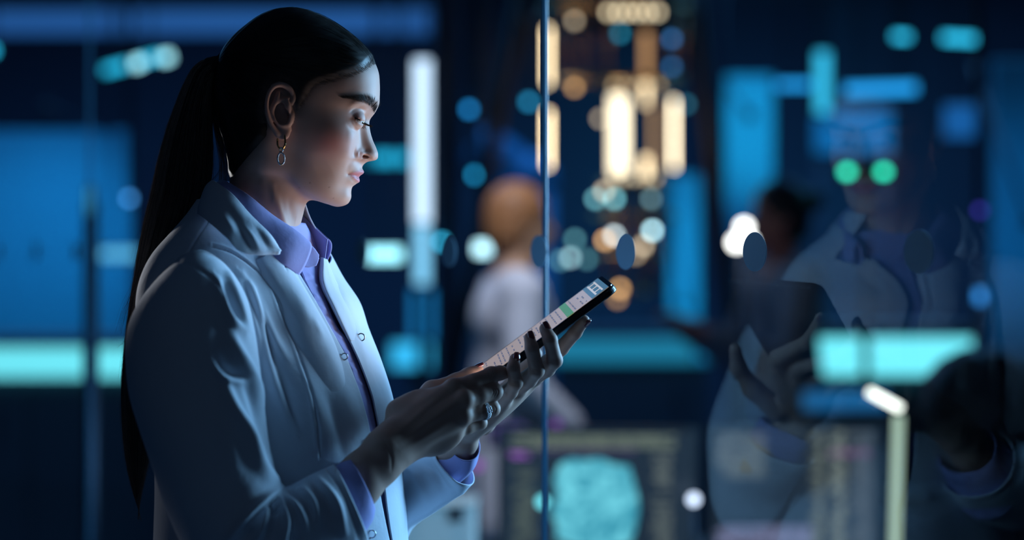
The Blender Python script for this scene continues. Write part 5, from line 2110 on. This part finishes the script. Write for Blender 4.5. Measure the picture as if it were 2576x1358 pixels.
cyl('post', (at(1868, 600, 6.45).x, 6.45, 0), at(1868, 600, 6.45), .012, postm, wl, n=10)
cyl('foot', (at(1868, 600, 6.45).x, 6.45, 0), (at(1868, 600, 6.45).x, 6.45, .02), .12, postm, wl, n=20)
washed('broad blue lit partition at the right picture border', 2500, 150, 2760, 890, 8.4, (.06, .45, 1), 12, 2590, 560, 80, .9, ax_=2570, ay_=560)
L('indicator', 'dim violet indicator lamp beside the broad blue panel', 'lamp', 2458, 522, 2472, 536, 6.6, (.04, .03, .30), 2.5, 'hang', .03)
L('indicator', 'dim light blue indicator lamp below the violet one', 'lamp', 2455, 730, 2475, 760, 6.6, (.02, .18, .42), 2.2, 'post', .03)
L('wall_panel', 'dim wide blue panel low under the bright bench edge', 'panel', 2020, 985, 2230, 1030, 6.7, (.006, .10, .22), .9, None, .03)

# -- desk with screens, nearest part of the lab
DY = 4.4
desk_m = mat('pale_desk', (.42, .43, .44), .5)
dz = at(0, 1345, DY).z
ds = empty('desk', (at(1600, 0, DY).x, DY + .35, 0), 'long pale desk carrying the screens behind the glass', 'desk')
xa, xb = at(960, 0, DY).x, at(2330, 0, DY).x
zt = .69
box('desktop', ((xa + xb) / 2, DY + .30, zt - .0175), (xb - xa, .9, .035), desk_m, ds, None, .006)
for x in (xa + .06, xb - .06):
    for y in (DY - .08, DY + .68):
        box('leg', (x, y, (zt - .035) / 2), (.05, .05, zt - .035), postm, ds, None, .004)


def screen(label, x0, y0, x1, y1, Y, rot=0.):
    a, b = at(x0, y1, Y), at(x1, y0, Y)
    c = (a + b) / 2
    t = empty('monitor', (c.x, Y, zt), label, 'monitor')
    box('frame', c + Vector((0, .016, 0)), (b.x - a.x + .016, .03, b.z - a.z + .016), mat('monitor_frame', (.012, .013, .016), .4), t, None, .004)
    s = box('panel', c, (b.x - a.x, .004, b.z - a.z), lit((.010, .016, .028), 1.0, 'dark_screen'), t)
    cyl('stand', (c.x, Y + .06, zt), (c.x, Y + .06, c.z), .018, postm, t, n=12)
    cyl('foot', (c.x, Y + .06, zt), (c.x, Y + .06, zt + .012), .10, postm, t, n=24)
    return t, s


rt = random.Random(5)


def code(par, x0, y0, x1, y1, Y, col, s, key, lh=9, dens=.8, long=.5):
    """lines of program text on a screen"""
    bm = bmesh.new()
    y = y0
    while y < y1 - 3:
        x = x0 + rt.choice((0, 0, 8, 16))
        while x < x1 - 6:
            wpx = min(rt.uniform(6, 6 + long * (x1 - x0)), x1 - x)
            if rt.random() < dens:
                p = [at(x, y, Y), at(x, y + lh * .55, Y), at(x + wpx, y + lh * .55, Y), at(x + wpx, y, Y)]
                bm.faces.new([bm.verts.new(v - Vector((0, .003, 0))) for v in p])
            x += wpx + 5
        y += lh
    o = bm_obj('text_lines', bm, lit(col, s, key), par)
    o['kind'] = 'stuff'


t1_, s1 = screen('wide monitor with a glowing cyan brain scan and program text', 1262, 1085, 1745, 1408, DY)
code(s1, 1285, 1094, 1700, 1128, DY, (.42, .48, .34), .50, 'code_olive', 9, .95, .2)
code(s1, 1280, 1138, 1332, 1150, DY, (.42, .12, .60), 1.2, 'code_violet', 8, 1, .8)
code(s1, 1340, 1132, 1600, 1142, DY, (.14, .06, .22), .8, 'code_plum', 8, .9, .3)
code(s1, 1290, 1180, 1345, 1425, DY, (.30, .36, .28), .40, 'code_olive_dim', 10, .8, .7)
code(s1, 1640, 1140, 1690, 1425, DY, (.36, .40, .36), .42, 'code_grey', 10, .9, .8)
# brain scan: lobed relief of many folded ridges
bm = bmesh.new()
cx_, cy_ = 1496, 1266
K = 64
ring0 = []
for j in range(1, 9):
    rr2 = j / 8
    rw = []
    for k in range(K):
        a = 2 * PI * k / K
        sq = 1 / max(abs(math.cos(a)), abs(math.sin(a))) ** .55
        ex_ = 106 * rr2 * sq * (1 + .04 * math.sin(3 * a + 1) + .05 * math.sin(9 * a) * (math.cos(a) < 0))
        ey_ = 112 * rr2 * sq * (1 + .05 * math.sin(2 * a) + .03 * math.sin(9 * a + 2))
        q = at(cx_ + ex_ * math.cos(a), cy_ + ey_ * math.sin(a), DY)
        q.y -= .004
        rw.append(bm.verts.new(q))
    ring0.append(rw)
cv = at(cx_, cy_, DY)
cvv = bm.verts.new((cv.x, cv.y - .004, cv.z))
for k in range(K):
    bm.faces.new((cvv, ring0[0][k], ring0[0][(k + 1) % K]))
    for j in range(7):
        bm.faces.new((ring0[j][k], ring0[j + 1][k], ring0[j + 1][(k + 1) % K], ring0[j][(k + 1) % K]))
brm = lit((.10, .62, .70), 1.0, 'brain')
nt = brm.node_tree
nb = nt.nodes.new('ShaderNodeTexNoise')
nb.inputs['Scale'].default_value = 26
nb.inputs['Detail'].default_value = 3
nb.inputs['Distortion'].default_value = 1.5
tcb = nt.nodes.new('ShaderNodeTexCoord')
nt.links.new(tcb.outputs['Object'], nb.inputs['Vector'])
crb = nt.nodes.new('ShaderNodeValToRGB')
crb.color_ramp.elements[0].position = .36
crb.color_ramp.elements[0].color = (.03, .30, .42, 1)
crb.color_ramp.elements[1].position = .66
crb.color_ramp.elements[1].color = (.22, .80, .92, 1)
nt.links.new(nb.outputs['Fac'], crb.inputs[0])
nt.links.new(crb.outputs[0], nt.nodes['Principled BSDF'].inputs['Emission Color'])
bm_obj('brain_scan', bm, brm, s1)
t2_, s2 = screen('monitor filled with columns of program text left of the seated person', 1790, 1078, 2205, 1400, 4.75)
code(s2, 1800, 1092, 1925, 1200, 4.75, (.34, .38, .36), .42, 'code_grey', 10, .9, .5)
for x0, x1, kk, cc, s in ((2040, 2072, 'code_sage', (.42, .46, .36), .55), (2090, 2125, 'code_pale', (.50, .56, .48), .60), (2135, 2195, 'code_slate', (.22, .26, .30), .50)):
    code(s2, x0, 1085, x1, 1410, 4.75, cc, s, kk, 9, .92, .9)
code(s2, 2085, 1132, 2190, 1150, 4.75, (.45, .10, .42), .7, 'code_magenta', 8, .95, .4)
code(s2, 1800, 1325, 2040, 1372, 4.75, (.50, .50, .85), .55, 'code_lilac', 10, .9, .3)
sp, s3 = screen('small violet-lit screen behind the hands', 1235, 1062, 1330, 1120, 5.0)
code(s3, 1238, 1066, 1328, 1116, 5.0, (.20, .10, .52), .7, 'code_indigo', 8, .9, .5)
for px, py, cc, s, lb in ((1745, 1256, (.55, .62, .78), 3.6, 'round white lamp between the two wide monitors'), (1202, 1170, (.16, .03, .22), 2.6, 'dim purple lamp right of the far cuff'), (1400, 1068, (.14, .04, .22), 2.0, 'dim purple lamp above the wide monitor'),
                          (1365, 1262, (.12, .55, .62), 3.0, 'small cyan lamp left of the brain scan')):
    Yq = 4.3 if px in (1365, 1745) else 4.9
    p = at(px, py, Yq)
    t = empty('desk_indicator', (p.x, p.y, zt), lb, 'lamp')
    ball('bulb', p, .012, lit(cc, s, 'ind_%d' % px), t, n=12)
    cyl('stem', (p.x, p.y + .008, zt), (p.x, p.y + .008, p.z), .004, postm, t, n=8)
# pale box put in for the bright patch of desk
c = at(1098, 1330, 4.35)
zb = at(0, 1268, 4.35).z
kb = empty('desk_patch_box', (c.x, 4.35, zt), 'pale instrument box on the desk below the far sleeve', 'box')
box('case', (c.x, 4.35, (zt + zb) / 2), (.175, .16, zb - zt), mat('pale_plastic', (.72, .72, .68), .5), kb, None, .008)
box('lid', (c.x, 4.35, zb + .006), (.18, .165, .012), mat('pale_plastic'), kb, None, .004)
for q in (-.05, .05):
    box('latch', (c.x + q, 4.266, zb - .01), (.022, .008, .03), postm, kb, None, .002)
dsl = bpy.data.lights.new('added_desk_spot', 'SPOT')  # added spot to brighten the pale box, no such lamp seen
dsl.energy, dsl.color, dsl.spot_size, dsl.spot_blend = 60, (1, .97, .92), math.radians(14), .6
dso = bpy.data.objects.new('added_desk_spot', dsl)
C.objects.link(dso)
dso.location = (c.x + .1, 3.95, 3.3)
dso.rotation_euler = (Vector((c.x, 4.35, zb)) - Vector(dso.location)).to_track_quat('-Z', 'Y').to_euler()

# desk lamp
lt = empty('desk_lamp', (at(2250, 0, 4.3).x, 4.3, zt), 'bent white bar desk lamp beside the seated person', 'lamp')
h0, h1 = at(2196, 990, 4.3), at(2255, 1022, 4.3)
hc = (h0 + h1) / 2
dirh = (h1 - h0).normalized()
q_ = dirh.to_track_quat('X', 'Z').to_matrix()
box('lamp_head', hc + Vector((0, 0, .0)), ((h1 - h0).length + .02, .03, .016), lit((1, 1, .88), 3.0, 'lamp_head'), lt, q_, .004)
st0, st1 = at(2260, 1045, 4.3), at(2248, 1500, 4.3)
st1.z = zt
box('stem', (st0 + st1) / 2, (.022, .014, (st0 - st1).length), lit((.52, .68, .50), .85, 'stem_glow'), lt, (st0 - st1).to_track_quat('Z', 'X').to_matrix(), .004)  # dim glow of the stem replaces light reflected from it
cyl('base', (st1.x, 4.3, zt), (st1.x, 4.3, zt + .02), .08, mat('pale_plastic'), lt, n=28)

pt_ = empty('paper_tray', (at(2560, 0, 5.6).x, 5.6, 0), 'pale document stand at the right picture border behind the afro hair', 'stand')
pc = at(2570, 1165, 5.6)
box('tray', pc, (.16, .20, .075), mat('pale_plastic'), pt_, None, .006)
cyl('column', (pc.x, 5.6, 0), (pc.x, 5.6, pc.z - .03), .02, postm, pt_, n=10)
cyl('foot', (pc.x, 5.6, 0), (pc.x, 5.6, .02), .12, postm, pt_, n=20)

# ------------------------------------------------------------------ people in the lab, far behind the focus
def rotz(p, yaw):
    c, s = math.cos(yaw), math.sin(yaw)
    return Vector((p[0] * c - p[1] * s, p[0] * s + p[1] * c, p[2]))


def figure(base, yaw, label, H=1.72, hair='short', haircol=(.02, .014, .010), skincol=(.45, .28, .21), coatcol=(.60, .64, .72), coat_len=.52, elbow=((.06, .26, 1.10), (.06, -.26, 1.10)), wrist=((.30, .14, 1.12), (.30, -.14, 1.12)),
           head_tilt=0., sit=False, name='person', jacket='lab_coat'):
    """standing or seated person; local axes: x forward, y to the left, z up; one continuous body, hair and clothes as children"""
    k = H / 1.72
    o = empty(name, base, label, 'person')
    P = lambda x, y, z: tuple(Vector(base) + rotz((x * k, y * k, z * k), yaw))
    drop = .555 if sit else 0
    lean = .16 if sit else 0
    Z = lambda z: z - drop
    zh = Z(1.58)
    hx = .03 + lean
    lo = Vector(base) + Vector((-.62, -.62, -.02))
    hi = Vector(base) + Vector((.62, .62, 1.85))
    RM = Matrix.Rotation(yaw, 3, 'Z') @ Matrix.Rotation(head_tilt, 3, 'Y')

    def field():
        return Field(lo, hi, .0105)
    f = field()
    f.ell(P(hx - .01, 0, zh + .02), (.097 * k, .075 * k, .105 * k), .02, RM)
    f.ell(P(hx + .035, 0, zh - .055), (.060 * k, .055 * k, .062 * k), .02, RM)
    f.cone(P(hx + .085, 0, zh + .005), P(hx + .108, 0, zh - .03), .010, .014, .012)
    for s in (-1, 1):
        f.ell(P(hx - .005, s * .076, zh - .01), (.018, .010, .030), .006, RM)
        f.ell(P(hx + .085, s * .033, zh + .01), (.012, .016, .010), .006, RM, cut=True)
    f.ell(P(hx + .095, 0, zh - .075), (.010, .024, .007), .008, RM)
    f.cone(P(hx - .01, 0, zh - .06), P(lean * .6, 0, Z(1.38)), .052, .060, .03)
    f.ell(P(lean * .5, 0, Z(1.26)), (.10, .165, .16), .06, RM)
    f.ell(P(lean * .2, 0, Z(1.03)), (.09, .135, .16), .06, RM)
    f.ell(P(0, 0, Z(.90)), (.10, .155, .11), .05, RM)
    for s, e, w_ in ((1, elbow[0], wrist[0]), (-1, elbow[1], wrist[1])):
        sh = P(lean * .6, s * .175, Z(1.36))
        f.cone(P(lean * .6, s * .05, Z(1.37)), sh, .06, .052, .03)
        e_, w2 = P(*e), P(*w_)
        f.chain([sh, e_], [.052, .040], .02)
        f.chain([e_, w2], [.040, .027], .02)
        d = (Vector(w2) - Vector(e_)).normalized()
        pm = Vector(w2) + d * .055
        f.cone(w2, pm, .024, .030, .02)
        sd = d.cross(Vector((0, 0, 1))).normalized()
        for q in range(4):
            b0 = pm + sd * (q - 1.5) * .019 + d * .01
            f.chain([b0, b0 + d * .04, b0 + d * .065 - Vector((0, 0, .02))], [.0105, .0095, .0085], .008)
        f.chain([Vector(w2) + d * .02 + sd * .02 * s, Vector(w2) + d * .055 + sd * .045 * s + Vector((0, 0, .015)), Vector(w2) + d * .08 + sd * .04 * s + Vector((0, 0, .01))], [.013, .011, .009], .008)
        hip = P(0, s * .085, Z(.90))
        if sit:
            kn, an = P(.40, s * .10, .47), P(.38, s * .10, .08)
        else:
            kn, an = P(.015, s * .09, .49), P(-.02, s * .09, .08)
        f.chain([hip, kn, an], [.080, .052, .036], .03)
        f.chain([an, P((.38 if sit else -.02) + .12, s * .10, .04)], [.036, .030], .02)
    V, F = f.mesh()
    b = mesh_obj('body', relax(V, F, 2), F, mat('skin_%02d%02d' % (skincol[0] * 99, skincol[2] * 99), skincol, .5, sss=.05), o)
    # hair
    f = field()
    hm = mat('hair_%03d' % (haircol[0] * 999), haircol, .55, bump=.5, bscale=140, var=.3)
    if hair == 'afro':
        f.ell(P(hx - .03, 0, zh + .055), (.168 * k, .166 * k, .145 * k), .02, RM)
        for q in range(90):
            a, bq = NR.uniform(0, 2 * PI), NR.uniform(-.5, 1)
            f.ell(P(hx - .03 + .152 * math.cos(a) * math.sqrt(1 - bq * bq), .152 * math.sin(a) * math.sqrt(1 - bq * bq), zh + .055 + .132 * bq), (.026, .026, .024), .008)
        f.ell(P(hx + .16, 0, zh - .05), (.10, .12, .10), .02, RM, cut=True)
    else:
        f.ell(P(hx - .018, 0, zh + .035), (.104 * k, .085 * k, .105 * k), .02, RM)
        f.ell(P(hx - .045, 0, zh - .03), (.075 * k, .080 * k, .080 * k), .03, RM)
        if hair == 'bun':
            f.ell(P(hx - .135, 0, zh + .06), (.042, .045, .042), .012, RM)
        f.ell(P(hx + .115, 0, zh - .035), (.080, .10, .085), .02, RM, cut=True)
        f.ell(P(hx + .02, 0, zh - .16), (.12, .12, .075), .02, RM, cut=True)
    V, F = f.mesh()
    mesh_obj('hair', relax(V, F, 1), F, hm, o)
    # coat or jacket
    f = field()
    cm = mat('cloth_%02d%02d%02d' % tuple(int(c * 99) for c in coatcol), coatcol, .85, bump=.1, bscale=300, sheen=.2)
    f.ell(P(lean * .5, 0, Z(1.27)), (.125, .19, .15), .06, RM)
    f.ell(P(lean * .2, 0, Z(1.05)), (.118, .165, .19), .06, RM)
    hem = coat_len if not sit else .50
    f.cone(P(0, .05, Z(.92)), P(.0, .075, hem + .10), .125, .15, .05)
    f.cone(P(0, -.05, Z(.92)), P(.0, -.075, hem + .10), .125, .15, .05)
    for s, e, w_ in ((1, elbow[0], wrist[0]), (-1, elbow[1], wrist[1])):
        sh = P(lean * .6, s * .172, Z(1.355))
        f.cone(P(lean * .6, s * .06, Z(1.385)), sh, .062, .068, .03)
        e_, w2 = Vector(P(*e)), Vector(P(*w_))
        f.chain([sh, e_, e_ + (w2 - e_) * .93], [.068, .058, .046], .02)
        f.ell(e_ + (w2 - e_) * 1.06, (.038, .038, .038), .006, cut=True)
    f.cone(P(hx - .01, 0, Z(1.40)), P(hx + .01, 0, Z(1.56)), .068, .09, .01, cut=True)
    f.cone(P(.17, 0, Z(1.44)), P(.16, 0, Z(1.15)), .085, .04, .02, cut=True)
    f.cone(P(.20, 0, Z(1.15)), P(.24, 0, hem - .1), .045, .06, .02, cut=True)
    V, F = f.mesh()
    mesh_obj(jacket, relax(V, F, 2), F, cm, o)
    # shirt and trousers
    f = field()
    f.ell(P(lean * .5, 0, Z(1.25)), (.112, .165, .155), .06, RM)
    f.ell(P(lean * .2, 0, Z(1.02)), (.100, .145, .16), .06, RM)
    f.cone(P(hx - .01, 0, Z(1.42)), P(hx + .02, 0, Z(1.56)), .062, .09, .01, cut=True)
    V, F = f.mesh()
    mesh_obj('shirt', relax(V, F, 2), F, mat('dim_shirt', (.10, .11, .16), .8), o)
    f = field()
    for s in (1, -1):
        hip = P(0, s * .085, Z(.90))
        kn, an = (P(.40, s * .10, .47), P(.38, s * .10, .09)) if sit else (P(.015, s * .09, .49), P(-.02, s * .09, .10))
        f.chain([hip, kn, an], [.098, .072, .060], .03)
    f.ell(P(0, 0, Z(.92)), (.112, .165, .11), .05, RM)
    V, F = f.mesh()
    mesh_obj('trousers', relax(V, F, 2), F, mat('dark_trouser_cloth', (.02, .022, .035), .85), o)
    for s in (1, -1):
        f = field()
        x = .38 if sit else -.02
        f.chain([P(x - .02, s * .10, .055), P(x + .08, s * .10, .045), P(x + .17, s * .10, .036)], [.046, .044, .034], .02)
        f.cone(P(x, s * .10, .07), P(x, s * .10, .11), .048, .046, .02)
        V, F = f.mesh()
        mesh_obj('shoe', V, F, mat('dark_shoe', (.012, .012, .014), .4), o)
    return o


p = at(1288, 0, 6.25)
figure((p.x, p.y, 0), math.radians(12), 'man with ginger hair in a white lab coat, standing behind the glass joint', 1.66, 'short', (.42, .17, .06), (.60, .32, .18), (.70, .68, .74), elbow=((-.02, .25, 1.08), (-.02, -.25, 1.08)), wrist=((.16, .22, .92), (.16, -.22, .92)))  # warm glow of the machine put into hair and skin colour
p = at(1975, 0, 6.9)
figure((p.x, p.y, 0), math.radians(196), 'woman with dark hair in a bun and pale coat, facing the round white work lamp', 1.70, 'bun', (.010, .008, .008), (.42, .17, .14), (.16, .22, .32), elbow=((.10, .24, 1.06), (.10, -.24, 1.08)), wrist=((.33, .10, 1.18), (.34, -.12, 1.20)), head_tilt=.12)
p = at(2620, 0, 4.9)
sb_ = figure((p.x, p.y, 0), math.radians(140), 'person with dark afro hair sitting with the back to the viewer at the desk', 1.66, 'afro', (.008, .007, .007), (.16, .09, .065), (.020, .026, .045), sit=True, elbow=((.22, .25, .74), (.22, -.25, .74)), wrist=((.44, .20, .79), (.44, -.18, .79)), jacket='jacket')
ch = empty('office_chair', (p.x, p.y, 0), 'dark office chair under the seated person with afro hair', 'chair')
cmat_ = mat('dark_chair_fabric', (.02, .022, .028), .8, bump=.2, bscale=300)
yw = math.radians(140)
bx = lambda nm, c, s, m, bv=.02: box(nm, Vector((p.x, p.y, 0)) + rotz(c, yw), s, m, ch, Matrix.Rotation(yw, 3, 'Z'), bv)
bx('seat', (.02, 0, .28), (.44, .46, .05), cmat_)
bx('backrest', (-.24, 0, .58), (.05, .42, .36), cmat_)
bx('back_support', (-.24, 0, .35), (.03, .08, .16), postm, .004)
cyl('column', (p.x, p.y, .06), (p.x, p.y, .26), .025, postm, ch, n=12)
for q in range(5):
    a = 2 * PI * q / 5
    e = Vector((p.x + .27 * math.cos(a), p.y + .27 * math.sin(a), .06))
    tube('base_leg', [(p.x, p.y, .09), e], [.022, .016], postm, ch, 8)
    ball('caster', e - Vector((0, 0, .030)), .028, mat('black_rubber', (.01, .01, .01), .7), ch, n=10)
